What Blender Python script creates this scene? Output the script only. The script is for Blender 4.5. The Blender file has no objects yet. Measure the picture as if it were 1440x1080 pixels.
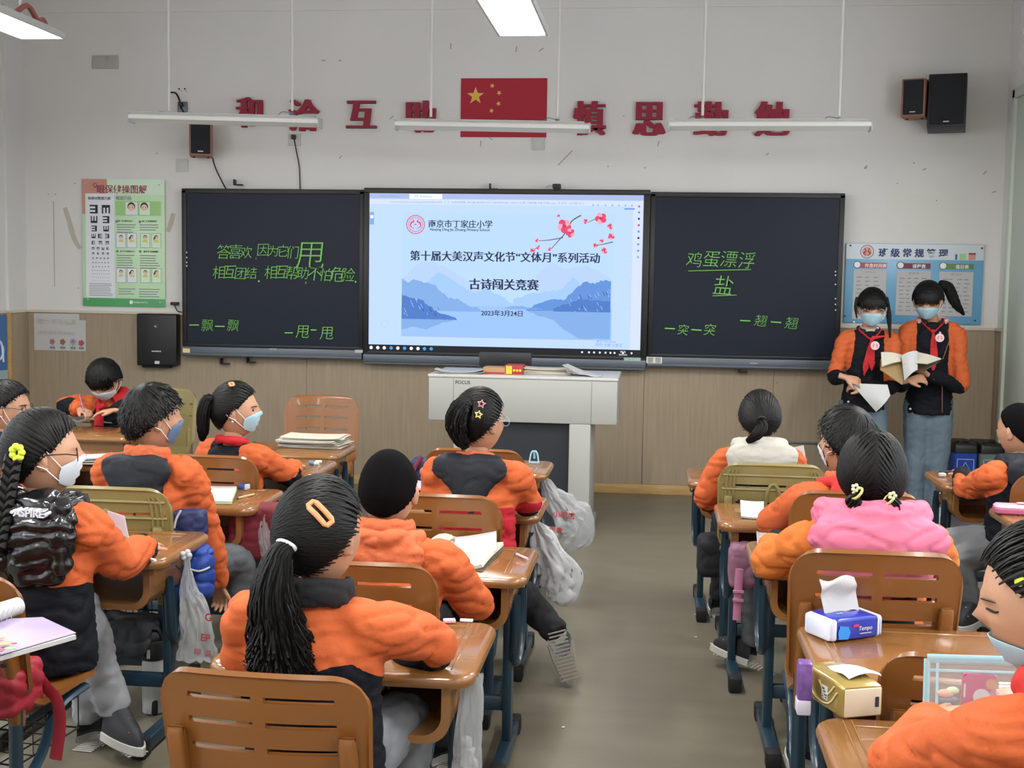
import bpy, bmesh, math, random
from math import sin, cos, pi, radians as rad
from mathutils import Vector as V, Matrix, noise
random.seed(7)
SC = bpy.context.scene
COL = SC.collection
# ---------------------------------------------------------------- camera, world, lights, exposure
F = 1750.0
CP = V((1.04, -8.655, 1.452))
def _axes(yaw, pitch, roll):
    fw = V((-sin(yaw)*cos(pitch), cos(yaw)*cos(pitch), sin(pitch)))
    r = V((cos(yaw), sin(yaw), 0)); u = r.cross(fw)
    return r*cos(roll)+u*sin(roll), -r*sin(roll)+u*cos(roll), fw
CR, CU, CF = _axes(.113, -.081, .016)
cam = bpy.data.objects.new('camera', bpy.data.cameras.new('camera'))
COL.objects.link(cam)
cam.matrix_world = Matrix(((CR.x, CU.x, -CF.x, CP.x), (CR.y, CU.y, -CF.y, CP.y), (CR.z, CU.z, -CF.z, CP.z), (0, 0, 0, 1)))
cam.data.lens = F*36/1440; cam.data.sensor_width = 36; cam.data.clip_start = .05
SC.camera = cam
vs = SC.view_settings
vs.view_transform = 'Standard'; vs.look = 'None'; vs.gamma = 1; vs.exposure = -.14; vs.use_curve_mapping = False
w = bpy.data.worlds.new('world'); SC.world = w; w.use_nodes = True
w.node_tree.nodes['Background'].inputs[0].default_value = (.88, .93, 1, 1)
w.node_tree.nodes['Background'].inputs[1].default_value = 4.0
LAMP_W = 47.0
LAMP_E = 9.0
def area(name, loc, size, power, color=(1, 1, 1), rot=(0, 0, 0)):
    l = bpy.data.lights.new(name, 'AREA'); l.shape = 'RECTANGLE'; l.size, l.size_y = size; l.energy = power; l.color = color
    o = bpy.data.objects.new(name, l); o.location = loc; o.rotation_euler = rot; COL.objects.link(o); return o
for lx in (-1.95, .40, 2.75):
    for ly in (-3.4, -5.9, -8.4):
        area('lamp_light', (lx, ly, 2.585), (.2, 1.18), LAMP_W, (1, .99, .965))

def at(px, py, Y=None, Z=None, X=None):
    """point on the plane Y=, Z= or X= that the photograph shows at that pixel"""
    d = CR*((px-720)/F) - CU*((py-540)/F) + CF
    if Y is not None: t = (Y-CP.y)/d.y
    elif Z is not None: t = (Z-CP.z)/d.z
    else: t = (X-CP.x)/d.x
    return CP + d*t
# ---------------------------------------------------------------- materials
def lin(h):
    h = h.lstrip('#'); c = [int(h[i:i+2], 16)/255 for i in (0, 2, 4)]
    return tuple((x/12.92 if x <= .04045 else ((x+.055)/1.055)**2.4) for x in c)+(1,)
MC = {}
def mat(name, color, rough=.5, metal=0, var=0, vscale=6, bump=0, bscale=60, stretch=(1, 1, 1), spec=.5, emit=0, alpha=1, coat=0, sheen=0, trans=0):
    key = name
    if key in MC: return MC[key]
    m = bpy.data.materials.new(name); MC[key] = m; m.use_nodes = True
    nt = m.node_tree; N = nt.nodes; L = nt.links; b = N['Principled BSDF']
    c = lin(color) if isinstance(color, str) else color
    b.inputs['Base Color'].default_value = c; b.inputs['Roughness'].default_value = rough; b.inputs['Metallic'].default_value = metal
    b.inputs['Specular IOR Level'].default_value = spec; b.inputs['Coat Weight'].default_value = coat
    b.inputs['Alpha'].default_value = alpha; b.inputs['Transmission Weight'].default_value = trans
    if sheen: b.inputs['Sheen Weight'].default_value = sheen
    if emit:
        b.inputs['Emission Color'].default_value = c; b.inputs['Emission Strength'].default_value = emit; b.inputs['Base Color'].default_value = (.02, .02, .02, 1)
        b.inputs['Specular IOR Level'].default_value = .1
    if var or bump:
        tc = N.new('ShaderNodeTexCoord'); mp = N.new('ShaderNodeMapping'); L.new(tc.outputs['Object'], mp.inputs[0]); mp.inputs['Scale'].default_value = stretch
    if var:
        n = N.new('ShaderNodeTexNoise'); n.inputs['Scale'].default_value = vscale; n.inputs['Detail'].default_value = 5; L.new(mp.outputs[0], n.inputs[0])
        r = N.new('ShaderNodeMapRange'); r.inputs[1].default_value = .3; r.inputs[2].default_value = .7; r.inputs[3].default_value = 1-var; r.inputs[4].default_value = 1+var
        L.new(n.outputs[0], r.inputs[0])
        x = N.new('ShaderNodeMix'); x.data_type = 'RGBA'; x.blend_type = 'MULTIPLY'; x.inputs[0].default_value = 1; x.inputs[6].default_value = c
        L.new(r.outputs[0], x.inputs[7]); L.new(x.outputs[2], b.inputs['Base Color'])
    if bump:
        n = N.new('ShaderNodeTexNoise'); n.inputs['Scale'].default_value = bscale; n.inputs['Detail'].default_value = 4; L.new(mp.outputs[0], n.inputs[0])
        bp = N.new('ShaderNodeBump'); bp.inputs['Strength'].default_value = bump; bp.inputs['Distance'].default_value = .004
        L.new(n.outputs[0], bp.inputs['Height']); L.new(bp.outputs[0], b.inputs['Normal'])
    return m
def patmat(name, c0, c1, c2=None, rough=.75, bump=.35, bscale=90):
    """cloth with sewn colour fields: attribute 'pat' > 0 picks the second colour, 'pat2' > 0 the third"""
    m = mat(name, c0, rough=rough, bump=bump, bscale=bscale, spec=.2); nt = m.node_tree; N = nt.nodes; L = nt.links; b = N['Principled BSDF']
    prev = None
    for a, c in (('pat', c1), ('pat2', c2)):
        if c is None: continue
        at_ = N.new('ShaderNodeAttribute'); at_.attribute_name = a
        g = N.new('ShaderNodeMath'); g.operation = 'GREATER_THAN'; g.inputs[1].default_value = 0; L.new(at_.outputs['Fac'], g.inputs[0])
        x = N.new('ShaderNodeMix'); x.data_type = 'RGBA'; L.new(g.outputs[0], x.inputs[0])
        if prev is None: x.inputs[6].default_value = lin(c0)
        else: L.new(prev, x.inputs[6])
        x.inputs[7].default_value = lin(c); prev = x.outputs[2]
    L.new(prev, b.inputs['Base Color'])
    return m
# ---------------------------------------------------------------- mesh builder
def crom(pts, k=4):
    """smooth curve through points"""
    P = [V(p) for p in pts]; out = []
    for i in range(len(P)-1):
        a = P[max(i-1, 0)]; b = P[i]; c = P[i+1]; d = P[min(i+2, len(P)-1)]
        for j in range(k):
            t = j/k; out.append(.5*((2*b)+(c-a)*t+(2*a-5*b+4*c-d)*t*t+(3*b-a-3*c+d)*t**3))
    out.append(P[-1]); return out
def interp(vals, n):
    out = []
    for i in range(n):
        t = i/(n-1)*(len(vals)-1); k = min(int(t), len(vals)-2); u = t-k
        a, b = vals[k], vals[k+1]
        out.append(tuple(a[q]*(1-u)+b[q]*u for q in range(len(a))) if isinstance(a, tuple) else a*(1-u)+b*u)
    return out
def rrect(w, d, r, n=5, cx=0, cy=0):
    o = []
    for sx, sy, a0 in ((1, 1, 0), (-1, 1, 90), (-1, -1, 180), (1, -1, 270)):
        for i in range(n+1):
            a = rad(a0+90*i/n); o.append((cx+sx*(w/2-r)+r*cos(a), cy+sy*(d/2-r)+r*sin(a)))
    return o
TXT = {}
def text_mesh(body, offset=0, shear=0):
    k = (body, offset, shear)
    if k in TXT: return TXT[k]
    c = bpy.data.curves.new('t', 'FONT'); c.body = body; c.size = 1; c.offset = offset; c.shear = shear; c.align_x = 'CENTER'; c.align_y = 'CENTER'; c.resolution_u = 3
    o = bpy.data.objects.new('t', c); COL.objects.link(o)
    dg = bpy.context.evaluated_depsgraph_get(); me = bpy.data.meshes.new_from_object(o.evaluated_get(dg))
    vs_ = [v.co.copy() for v in me.vertices]; fs = [tuple(p.vertices) for p in me.polygons]
    bpy.data.objects.remove(o); bpy.data.curves.remove(c); bpy.data.meshes.remove(me)
    if vs_:
        xs = [v.x for v in vs_]; ys = [v.y for v in vs_]; mx = (min(xs)+max(xs))/2; my = (min(ys)+max(ys))/2
        for v in vs_: v.x -= mx; v.y -= my
        TXT[k] = (vs_, fs, max(xs)-min(xs), max(ys)-min(ys))
    else: TXT[k] = ([], [], 1, 1)
    return TXT[k]
class MB:
    def __init__(s): s.v = []; s.f = []; s.m = []
    def add(s, vs, fs, m=0, M=None):
        o = len(s.v)
        s.v += [tuple(M @ V(p)) for p in vs] if M else [tuple(p) for p in vs]
        s.f += [tuple(i+o for i in f) for f in fs]; s.m += [m]*len(fs); return s
    def box(s, x0, x1, y0, y1, z0, z1, m=0, bev=0, M=None, seg=2):
        if bev <= 0:
            vs = [(x, y, z) for z in (z0, z1) for y in (y0, y1) for x in (x0, x1)]
            return s.add(vs, [(0, 2, 3, 1), (4, 5, 7, 6), (0, 1, 5, 4), (2, 6, 7, 3), (0, 4, 6, 2), (1, 3, 7, 5)], m, M)
        bm = bmesh.new(); bmesh.ops.create_cube(bm, size=1)
        for v in bm.verts: v.co = V(((x0+x1)/2+v.co.x*(x1-x0), (y0+y1)/2+v.co.y*(y1-y0), (z0+z1)/2+v.co.z*(z1-z0)))
        bmesh.ops.bevel(bm, geom=list(bm.edges), offset=bev, segments=seg, affect='EDGES', profile=.5)
        bm.verts.ensure_lookup_table(); bm.verts.index_update()
        s.add([v.co for v in bm.verts], [tuple(v.index for v in f.verts) for f in bm.faces], m, M); bm.free(); return s
    def rings(s, R, m=0, cap=True, closed=False, M=None):
        n = len(R[0]); vs = [p for r in R for p in r]; fs = []
        k = len(R)
        for i in range(k if closed else k-1):
            for j in range(n):
                a, b = i*n+j, i*n+(j+1) % n; c, d = ((i+1) % k)*n+(j+1) % n, ((i+1) % k)*n+j
                fs.append((a, b, c, d))
        if cap and not closed: fs += [tuple(range(n))[::-1], tuple((k-1)*n+j for j in range(n))]
        return s.add(vs, fs, m, M)
    def stack(s, w, d, r, levels, m=0, M=None, n=5, cx=0, cy=0):
        """levels: (inset, z)"""
        return s.rings([[(x, y, z) for x, y in rrect(w-2*i, d-2*i, max(r-i, .001), n, cx, cy)] for i, z in levels], m, M=M)
    def tube(s, pts, r, n=8, m=0, cap=True, closed=False, up=None, M=None):
        P = [V(p) for p in pts]; k = len(P)
        if not isinstance(r, (list, tuple)): r = [r]*k
        elif isinstance(r, tuple): r = [r]*k
        elif len(r) != k: r = interp(r, k)
        R = []; u = None
        for i in range(k):
            a = P[i-1] if (i or closed) else P[i]; b = P[(i+1) % k] if (i < k-1 or closed) else P[i]
            t = (b-a); t = t.normalized() if t.length > 1e-9 else V((0, 0, 1))
            if up is not None: u = V(up) - t*V(up).dot(t)
            elif u is None: u = t.orthogonal()
            else: u = u - t*u.dot(t)
            if u.length < 1e-6: u = t.orthogonal()
            u.normalize(); w_ = t.cross(u)
            ra, rb = r[i] if isinstance(r[i], tuple) else (r[i], r[i])
            R.append([P[i]+w_*(ra*cos(2*pi*j/n))+u*(rb*sin(2*pi*j/n)) for j in range(n)])
        return s.rings(R, m, cap, closed, M)
    def sph(s, c, r, n=12, m=0, M=None, rot=None):
        c = V(c); r = (r, r, r) if not isinstance(r, tuple) else r; R = []
        for i in range(1, n):
            a = pi*i/n; R.append([V((r[0]*sin(a)*cos(2*pi*j/(2*n)), r[1]*sin(a)*sin(2*pi*j/(2*n)), -r[2]*cos(a))) for j in range(2*n)])
        if rot: R = [[rot @ p for p in q] for q in R]
        return s.rings([[p+c for p in q] for q in R], m, True, M=M)
    def prism(s, poly, t0, t1, m=0, M=None):
        """polygon in x,y extruded t0..t1 in z"""
        n = len(poly); vs = [(x, y, t0) for x, y in poly]+[(x, y, t1) for x, y in poly]
        return s.add(vs, [tuple(range(n))[::-1], tuple(range(n, 2*n))]+[(i, (i+1) % n, n+(i+1) % n, n+i) for i in range(n)], m, M)
    def sheet(s, us, vs_, fn, keep, t, m=0, M=None):
        """grid fn(u,v)->point, thickened by t(u,v) along its normal; cells where keep is false are open"""
        nu, nv = len(us), len(vs_); P = [[V(fn(u, v)) for u in us] for v in vs_]; Fp = []; Bp = []
        for j in range(nv):
            for i in range(nu):
                du = P[j][min(i+1, nu-1)]-P[j][max(i-1, 0)]; dv = P[min(j+1, nv-1)][i]-P[max(j-1, 0)][i]
                nn = du.cross(dv); nn = nn.normalized() if nn.length > 1e-12 else V((0, 0, 1))
                Fp.append(P[j][i]+nn*t/2); Bp.append(P[j][i]-nn*t/2)
        K = {(i, j): keep((us[i]+us[i+1])/2, (vs_[j]+vs_[j+1])/2) for j in range(nv-1) for i in range(nu-1)}
        N_ = nu*nv; fs = []; ix = lambda i, j: j*nu+i
        for (i, j), k in K.items():
            if not k: continue
            a, b, c, d = ix(i, j), ix(i+1, j), ix(i+1, j+1), ix(i, j+1)
            fs += [(a, b, c, d), (N_+d, N_+c, N_+b, N_+a)]
            for (p, q), nb in (((a, b), (i, j-1)), ((b, c), (i+1, j)), ((c, d), (i, j+1)), ((d, a), (i-1, j))):
                if not K.get(nb, False): fs.append((q, p, N_+p, N_+q))
        return s.add(Fp+Bp, fs, m, M)
    def text(s, body, c, h=None, wd=None, Y=None, m=0, M=None, off=0, shear=0, fat=0, rot=0, depth=0, ax=None):
        """flat lettering facing -Y, centred on c=(x,z) at depth Y; h = line height or wd = total width"""
        vs_, fs, W, H = text_mesh(body, off, shear)
        k = wd/W if wd else h/H
        ky = (h/H) if (h and wd) else k
        if M is None: M = Matrix(((1, 0, 0, c[0]), (0, 0, -1, Y), (0, 1, 0, c[1]), (0, 0, 0, 1)))
        ca, sa = cos(rot), sin(rot)
        for di, dx in enumerate((-fat, -fat/2, 0, fat/2, fat) if fat else (0,)):
            pts = [(k*v.x+dx, ky*v.y, 0) for v in vs_]; pts = [(x*ca-y*sa, x*sa+y*ca, di*.00025) for x, y, z in pts]
            s.add(pts, fs, m, M)
            if depth:
                ed = {}
                for f in fs:
                    for q in range(len(f)):
                        e = (f[q], f[(q+1) % len(f)])
                        if (e[1], e[0]) in ed: del ed[(e[1], e[0])]
                        else: ed[e] = 1
                n = len(pts); s.add(pts+[(x, y, -depth) for x, y, z in pts], [(a, n+a, n+b, b) for a, b in ed], m, M)
        return s
    def quad(s, x0, x1, z0, z1, Y, m=0): return s.add([(x0, Y, z0), (x1, Y, z0), (x1, Y, z1), (x0, Y, z1)], [(0, 1, 2, 3)], m)
    def poly(s, pts, Y, m=0): return s.add([(x, Y, z) for x, z in pts], [tuple(range(len(pts)))], m)
    def disc(s, x, z, r, Y, m=0, n=20, r0=0):
        if r0: return s.add([(x+q*cos(2*pi*i/n), Y, z+q*sin(2*pi*i/n)) for q in (r0, r) for i in range(n)], [(i, (i+1) % n, n+(i+1) % n, n+i) for i in range(n)], m)
        return s.poly([(x+r*cos(2*pi*i/n), z+r*sin(2*pi*i/n)) for i in range(n)], Y, m)
    def build(s, name, mats, parent=None, smooth=True, angle=40, loc=None):
        me = bpy.data.meshes.new(name)
        base = V(loc) if loc is not None else (V(parent['_b']) if parent is not None and '_b' in parent else V((0, 0, 0)))
        me.from_pydata([(x-base.x, y-base.y, z-base.z) for x, y, z in s.v], [], s.f)
        for q in (mats if isinstance(mats, (list, tuple)) else [mats]): me.materials.append(q)
        me.polygons.foreach_set('material_index', s.m)
        me.validate(); me.update()
        if smooth:
            me.polygons.foreach_set('use_smooth', [True]*len(me.polygons))
            try: me.set_sharp_from_angle(angle=rad(angle))
            except Exception: pass
        o = bpy.data.objects.new(name, me); COL.objects.link(o)
        o['_b'] = list(base)
        if parent is not None: o.parent = parent
        else: o.location = base
        return o
def tag(o, label=None, cat=None, group=None, kind=None):
    if label: o['label'] = label
    if cat: o['category'] = cat
    if group: o['group'] = group
    if kind: o['kind'] = kind
    return o
def thing(name, label, cat, loc=(0, 0, 0), rz=0, group=None, local=False):
    """local=True: parts are written in the thing's own coordinates; otherwise in room coordinates"""
    o = bpy.data.objects.new(name, None); COL.objects.link(o); o.empty_display_size = .1
    o.location = loc; o.rotation_euler = (0, 0, rz); o['_b'] = [0, 0, 0] if local else list(loc)
    return tag(o, label, cat, group)
def copy_tree(o, parent=None):
    c = o.copy(); COL.objects.link(c)
    if parent is not None: c.parent = parent
    for ch in [x for x in o.children]: copy_tree(ch, c)
    return c
def RT(loc, rz=0, rx=0, ry=0): return Matrix.Translation(V(loc)) @ Matrix.Rotation(rz, 4, 'Z') @ Matrix.Rotation(ry, 4, 'Y') @ Matrix.Rotation(rx, 4, 'X')
# ---------------------------------------------------------------- shared materials
WHITE = mat('white paint', '#d6d5d2', rough=.85, var=.035, vscale=1.3, bump=.15, bscale=40)
WOOD = mat('grey brown wood laminate', '#988871', rough=.5, var=.10, vscale=3, stretch=(22, 22, 1), bump=.12, bscale=20)
PLY = mat('pine skirting wood', '#b5925c', rough=.5, var=.16, vscale=5, stretch=(1.2, 10, 14))
FLOORM = mat('grey brown sheet floor', '#6c6657', rough=.38, var=.10, vscale=3.2, stretch=(1, 2.2, 1), bump=.05, bscale=30)
BLACK = mat('black plastic', '#101114', rough=.45)
DGREY = mat('dark grey metal', '#3a3d42', rough=.45, metal=.3)
MGREY = mat('grey metal tray', '#6d737b', rough=.4, metal=.4)
LGREY = mat('light grey metal', '#b4b6b3', rough=.5)
LAMPW = mat('white lamp metal', '#cfcfca', rough=.4)
CABLE = mat('black cable', '#0c0c0e', rough=.6)
PAPER = mat('white paper', '#b9b9b8', rough=.85, var=.02, vscale=9)
CREAM = mat('cream paper', '#c2bcab', rough=.85)
INK = mat('dark ink', '#2b2f3a', rough=.9)
GREYINK = mat('grey print', '#8b8f96', rough=.9)
RED = mat('red scarf cloth', '#b3131c', rough=.75, bump=.3, bscale=50)
GOLD = mat('yellow paint', '#d8b52c', rough=.6)
BROWN = mat('brown moulded plastic', '#784a20', rough=.3, var=.07, vscale=7, bump=.05, bscale=50, coat=.08)
BROWN2 = mat('brown desk top plastic', '#82582f', rough=.24, var=.05, vscale=6, bump=.04, bscale=60, coat=.35)
OLIVE = mat('olive gold moulded plastic', '#7d7145', rough=.35, var=.07, vscale=7)
STEEL = mat('dark blue steel', '#16303f', rough=.35, coat=.2)
RUB = mat('black rubber', '#0b0c0e', rough=.7)
CHALK = mat('green chalk', '#7fc267', rough=.95)
def wr(x0, y0, x1, y1, Y):
    a = at(x0, (y0), Y); b = at(x1, y0, Y); c = at(x0, y1, Y); d = at(x1, y1, Y)
    return (a.x+c.x)/2, (b.x+d.x)/2, (c.z+d.z)/2, (a.z+b.z)/2
# ---------------------------------------------------------------- the room
XL, XR, ZL = -3.52, 3.322, 1.195
def struct(o): o['kind'] = 'structure'; return o
m = MB(); m.box(-4.2, 4.2, -9.6, .2, -.1, 0); struct(m.build('floor', FLOORM))
m = MB(); m.box(-4.2, 4.2, -9.6, .2, 3.55, 3.65); struct(m.build('ceiling', WHITE))
wf = MB(); wf.box(XL-.1, XR+.1, 0, .2, 0, 3.55)
wf = struct(wf.build('wall_front', WHITE))
beam = MB(); beam.box(XL, XR, -.012, 0, 3.325, 3.55); beam.build('ceiling_beam_face', WHITE, wf)
xs = [XL+.012, -2.62, -1.42, -.22, .98, 1.86, 2.58, XR-.012]
for i in range(7):
    p = MB(); p.box(xs[i]+.0006, xs[i+1]-.0006, -.014, 0, .068, ZL-.012, bev=.002, seg=1); p.build('panel', WOOD, wf)
sc = MB()
for z in (.42, .55, .68, .80, .90):
    sc.tube([(1.885, -.015, z), (1.885, -.019, z)], .006, 8)
sc.build('panel_screw', MGREY, wf)
lg = MB(); lg.box(XL, XR, -.022, 0, ZL-.012, ZL+.008, bev=.004); lg.build('ledge', mat('cream ledge', '#cfc6b4', rough=.6), wf)
bb = MB(); bb.box(XL, XR, -.02, 0, 0, .068, bev=.003); struct(bb.build('baseboard_front', PLY))
# patches, old marks and filled holes on the front wall
pm = MB(); dk = MB()
x0, x1, z0, z1 = wr(1271, 273, 1362, 335, 0); pm.box(x0, x1, -.0012, 0, z0, z1)
pm.prism([(0, 0), (.12, 0), (.12, -.15), (.09, -.14), (.03, -.1), (0, -.06)], 0, .0012, M=Matrix(((1, 0, 0, x0-.13), (0, 0, -1, 0), (0, 1, 0, z1), (0, 0, 0, 1))))
x0, x1, z0, z1 = wr(112, 250, 250, 436, 0)
pm.build('lighter_paint_patch', mat('lighter paint', '#d6d6d0', rough=.8), wf)
for px, py, a, l in ((255, 128, 0, .01), (262, 128, 0, .01), (221, 216, .3, .012), (68, 273, 0, .01), (78, 273, 0, .012), (877, 163, 0, .01), (1285, 229, 0, .012), (1217, 235, .9, .03), (1300, 238, .5, .025), (1385, 243, .8, .03), (1398, 270, .2, .03), (1262, 258, .3, .01), (551, 165, .7, .035), (479, 221, .8, .03), (926, 202, 1.3, .04), (907, 236, .2, .012), (855, 234, .2, .012), (690, 195, -.5, .03), (676, 202, 1.5, .04), (1079, 217, .7, .025), (1218, 236, 1, .02), (1317, 282, .2, .01), (105, 258, 0, .01), (110, 405, .4, .01), (118, 418, 0, .012), (634, 65, 1.5, .04), (726, 69, 1.4, .04), (761, 70, .6, .04), (455, 85, 0, .03), (478, 85, 0, .02), (795, 222, .8, .14)):
    p = at(px, py, 0); dk.box(-l/2, l/2, -.001, 0, -.004, .004, M=RT((p.x, -.0004, p.z), 0, 0, -a))
dk.build('wall_mark', mat('dirty mark', '#a39f97', rough=.9), wf)
sm = MB()
for pts in (((91, 292), (97, 310), (104, 335), (113, 350)), ((244, 300), (240, 315), (236, 326))):
    P = [at(x, y, 0) for x, y in pts]; P = crom([(p.x, -.0006, p.z) for p in P]); sm.tube(P, [.014, .022, .02, .01], 6, up=(0, 1, 0)) if 0 else sm.tube(P, [(.016, .0007), (.02, .0007), (.014, .0007)], 8, up=(0, 1, 0))
sm.build('glue_stain', mat('beige stain', '#b9b3a5', rough=.8), wf)
sm = MB(); p = at(76, 345, 0); sm.box(p.x-.003, p.x+.003, -.0008, 0, p.z-.30, p.z+.32); p = at(785, 205, 0)
sm.build('thin_line_mark', mat('dirty mark', '#a39f97', rough=.9), wf)
# side walls with wainscot
wl = MB(); wl.box(XL-.2, XL, -.26, 0, 0, 3.55); wl.box(XL-.28, XL-.02, -2.6, -.26, 0, 3.55); wl.box(XL-.28, XL-.02, -9.6, -2.6, 0, .9); wl.box(XL-.28, XL-.02, -9.6, -2.6, 2.9, 3.55)
for y in (-4.9, -7.2, -9.4): wl.box(XL-.28, XL-.02, y-.3, y, .9, 2.9)
wl = struct(wl.build('wall_left', WHITE))
p = MB(); p.box(XL, XL+.014, -.235, -.014, 0, ZL-.012, bev=.002); p.build('panel', WOOD, wl)
p = MB(); p.box(XL-.02, XL+.018, -.285, -.250, 0, ZL, bev=.004); p.build('edge_trim', PLY, wl)
p = MB(); p.box(XL, XL+.022, -.285, 0, ZL-.012, ZL+.008, bev=.003); p.box(XL-.02, XL+.002, -2.6, -.285, ZL-.012, ZL+.008); p.build('ledge', MC['cream ledge'], wl)
p = MB(); p.box(XL-.02, XL-.006, -2.6, -.285, 0, ZL-.012); p.build('panel', WOOD, wl)
wg = MB(); wg.box(XR, XR+.2, -.2, 0, 0, 3.55); wg.box(XR+.02, XR+.22, -1.4, -.2, 2.75, 3.55); wg.box(XR+.02, XR+.22, -9.6, -1.4, 0, .9); wg.box(XR+.02, XR+.22, -9.6, -1.4, 2.9, 3.55)
for y in (-1.1, -3.4, -5.7, -8.0): wg.box(XR+.02, XR+.22, y-.5, y, .9, 2.9)
wg = struct(wg.build('wall_right', WHITE))
p = MB(); p.box(XR-.014, XR, -.16, -.014, 0, ZL-.012, bev=.002); p.build('panel', WOOD, wg)
p = MB(); p.box(XR-.018, XR+.02, -.2, -.16, 0, ZL, bev=.004); p.build('edge_trim', mat('orange wood trim', '#b8844e', rough=.5), wg)
p = MB(); p.box(XR-.022, XR, -.2, 0, ZL-.012, ZL+.008, bev=.003); p.build('ledge', MC['cream ledge'], wg)
wb = MB(); wb.box(-4.0, 4.0, -9.7, -9.5, 0, 3.55); struct(wb.build('wall_back', WHITE))
dr = MB(); dr.box(XR-.03, XR+.03, -.27, -.205, 0, 2.74, bev=.006); dr.box(XR-.03, XR+.03, -1.4, -.2, 2.68, 2.75, bev=.006)
dr.box(XR-.03, XR+.03, -1.4, -1.33, 0, 2.74, bev=.006)
dr = struct(dr.build('door_1', mat('pale green door paint', '#c3cdbf', rough=.5)))
p = MB(); p.box(XR-.012, XR+.02, -1.33, -.27, 0, 2.68, bev=.004); p.build('door_panel', mat('pale green door paint', '#c3cdbf'), dr)
# ---------------------------------------------------------------- board unit: left board, touch screen, right board
def board(label, x0, x1, z0, z1, cat='blackboard', name='writing_board', tray=True, Y=-.085, glass=True):
    t = thing(name, label, cat, ((x0+x1)/2, 0, z0))
    f = MB(); b = .034
    f.box(x0, x1, Y, -.016, z1-b, z1, bev=.004); f.box(x0, x1, Y, -.016, z0, z0+b*.6, bev=.004); f.box(x0, x0+b, Y, -.016, z0+.01, z1-.01, bev=.004); f.box(x1-b, x1, Y, -.016, z0+.01, z1-.01, bev=.004)
    f.box(x0+.02, x1-.02, Y+.04, -.016, z0+.01, z1-.02)
    f.build('frame', BLACK, t)
    if glass:
        g = MB(); g.box(x0+b-.002, x1-b+.002, Y+.008, Y+.03, z0+b*.6-.002, z1-b+.002); g.build('writing_surface', mat('blackboard surface', '#171f2c', rough=.42, spec=.2), t)
    if tray:
        k = MB(); k.box(x0+.004, x1-.004, Y-.03, -.016, z0-.068, z0, bev=.006); k.box(x0+.004, x1-.004, Y-.034, Y-.026, z0-.062, z0-.05, bev=.002); k.build('tray', mat('grey board tray', '#5b626b', rough=.4, metal=.3), t)
    return t
ax0, ax1 = wr(254.5, 265, 512, 490, -.1)[:2]; bx1 = at(1184.6, 400, -.1).x; mx1 = at(911, 400, -.1).x
zt = 2.083; zb = .965
bl = board('black writing board with green chalk characters, left of the lit screen', ax0, ax1-.006, zb, zt)
br = board('black writing board with chalk characters in two lines and underlined word, right of the screen', mx1+.006, bx1, zb, zt)
def write(parent, items, m=CHALK, Y=-.0865, name='chalk_character'):
    for s, px, py, h, *o in items:
        p = at(px, py, Y); n = len(s); rot = (o[0] if o else 0); hx = h/195
        step = (o[1] if len(o) > 1 else h*1.05)/195
        for i, ch in enumerate(s):
            if ch == ' ': continue
            k = MB()
            r = random.Random(ord(ch) % 97+i); hh = hx*(1+r.uniform(-.08, .08)) if ch not in ',。.、—一' else hx*(.22 if ch in ',。.、' else .05)
            kw = dict(h=hh) if ch not in '—一' else dict(wd=hx*.9, h=.008)
            k.text(ch, (p.x+i*step, p.z-i*step*.012+r.uniform(-.006, .006)-(hx*.35 if ch in ',。.、' else 0)), Y=Y, m=0, off=-.012, shear=.12, rot=rot+r.uniform(-.06, .03), **kw)
            k.build(name, m, parent)
write(bl, [('答', 315, 354, 20), (':', 328, 357, 10), ('喜', 331, 353, 21), ('欢', 346, 355, 17), (',', 360, 360, 10), ('因', 370, 352, 16), ('为', 384, 353, 15), ('它', 398, 352, 16), ('们', 412, 354, 18), ('甩', 435, 360, 34),
           ('相互团结', 308, 383, 17, 0, 15.3), ('.', 364, 392, 12), ('相互帮助', 381, 383, 17, 0, 15), (',', 430, 392, 16), ('不怕危险', 443, 386, 19, 0, 15.5), ('.', 500, 393, 12),
           ('一飘一飘', 273, 457, 15.5, 0, 18.5), ('一', 406, 468, 13), ('甩', 425, 467, 16), ('一', 441, 464, 9), ('甩', 459, 469, 16)])
write(br, [('鸡蛋漂浮', 976, 364, 21, -.02, 23), ('盐', 1017, 402, 26), ('一突一突', 942, 462, 15, -.05, 17.5), ('一翘一翘', 1048, 451, 15, -.05, 20)])
k = MB()
for a, b in (((968, 381), (1056, 379)), ((1002, 416), (1036, 415))):
    p, q = at(*a, -.0865), at(*b, -.0865); k.tube([p, q], .0028, 6)
k.build('chalk_underline', CHALK, br)
def label_at(par, name, px0, py0, px1, py1, Y, mt, txt=None, tm=INK, th=.5):
    x0, x1, z0, z1 = wr(px0, py0, px1, py1, Y); k = MB(); k.box(x0, x1, Y, Y+.003, z0, z1, 0)
    if txt: k.text(txt, ((x0+x1)/2, (z0+z1)/2), wd=(x1-x0)*.8, Y=Y-.0008, m=1)
    return k.build(name, [mt, tm], par)
label_at(bl, 'sticker', 257, 490, 267, 496, -.117, mat('yellow sticker', '#d8c98a'))
label_at(bl, 'sticker', 499, 492, 510, 496, -.117, LGREY)
label_at(br, 'sticker', 909, 502, 931, 511, -.117, mat('pale sticker', '#cfd3c4'), '▦ ▦', INK)
for par, x in ((bl, 384), (br, 1060)):
    k = MB(); p = at(x, 492 if x < 500 else 512, -.117); k.text('•••••', (p.x, p.z+.006), wd=.05, Y=-.119); k.build('maker_mark', mat('pale lettering', '#c4c9cf'), par)
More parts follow.
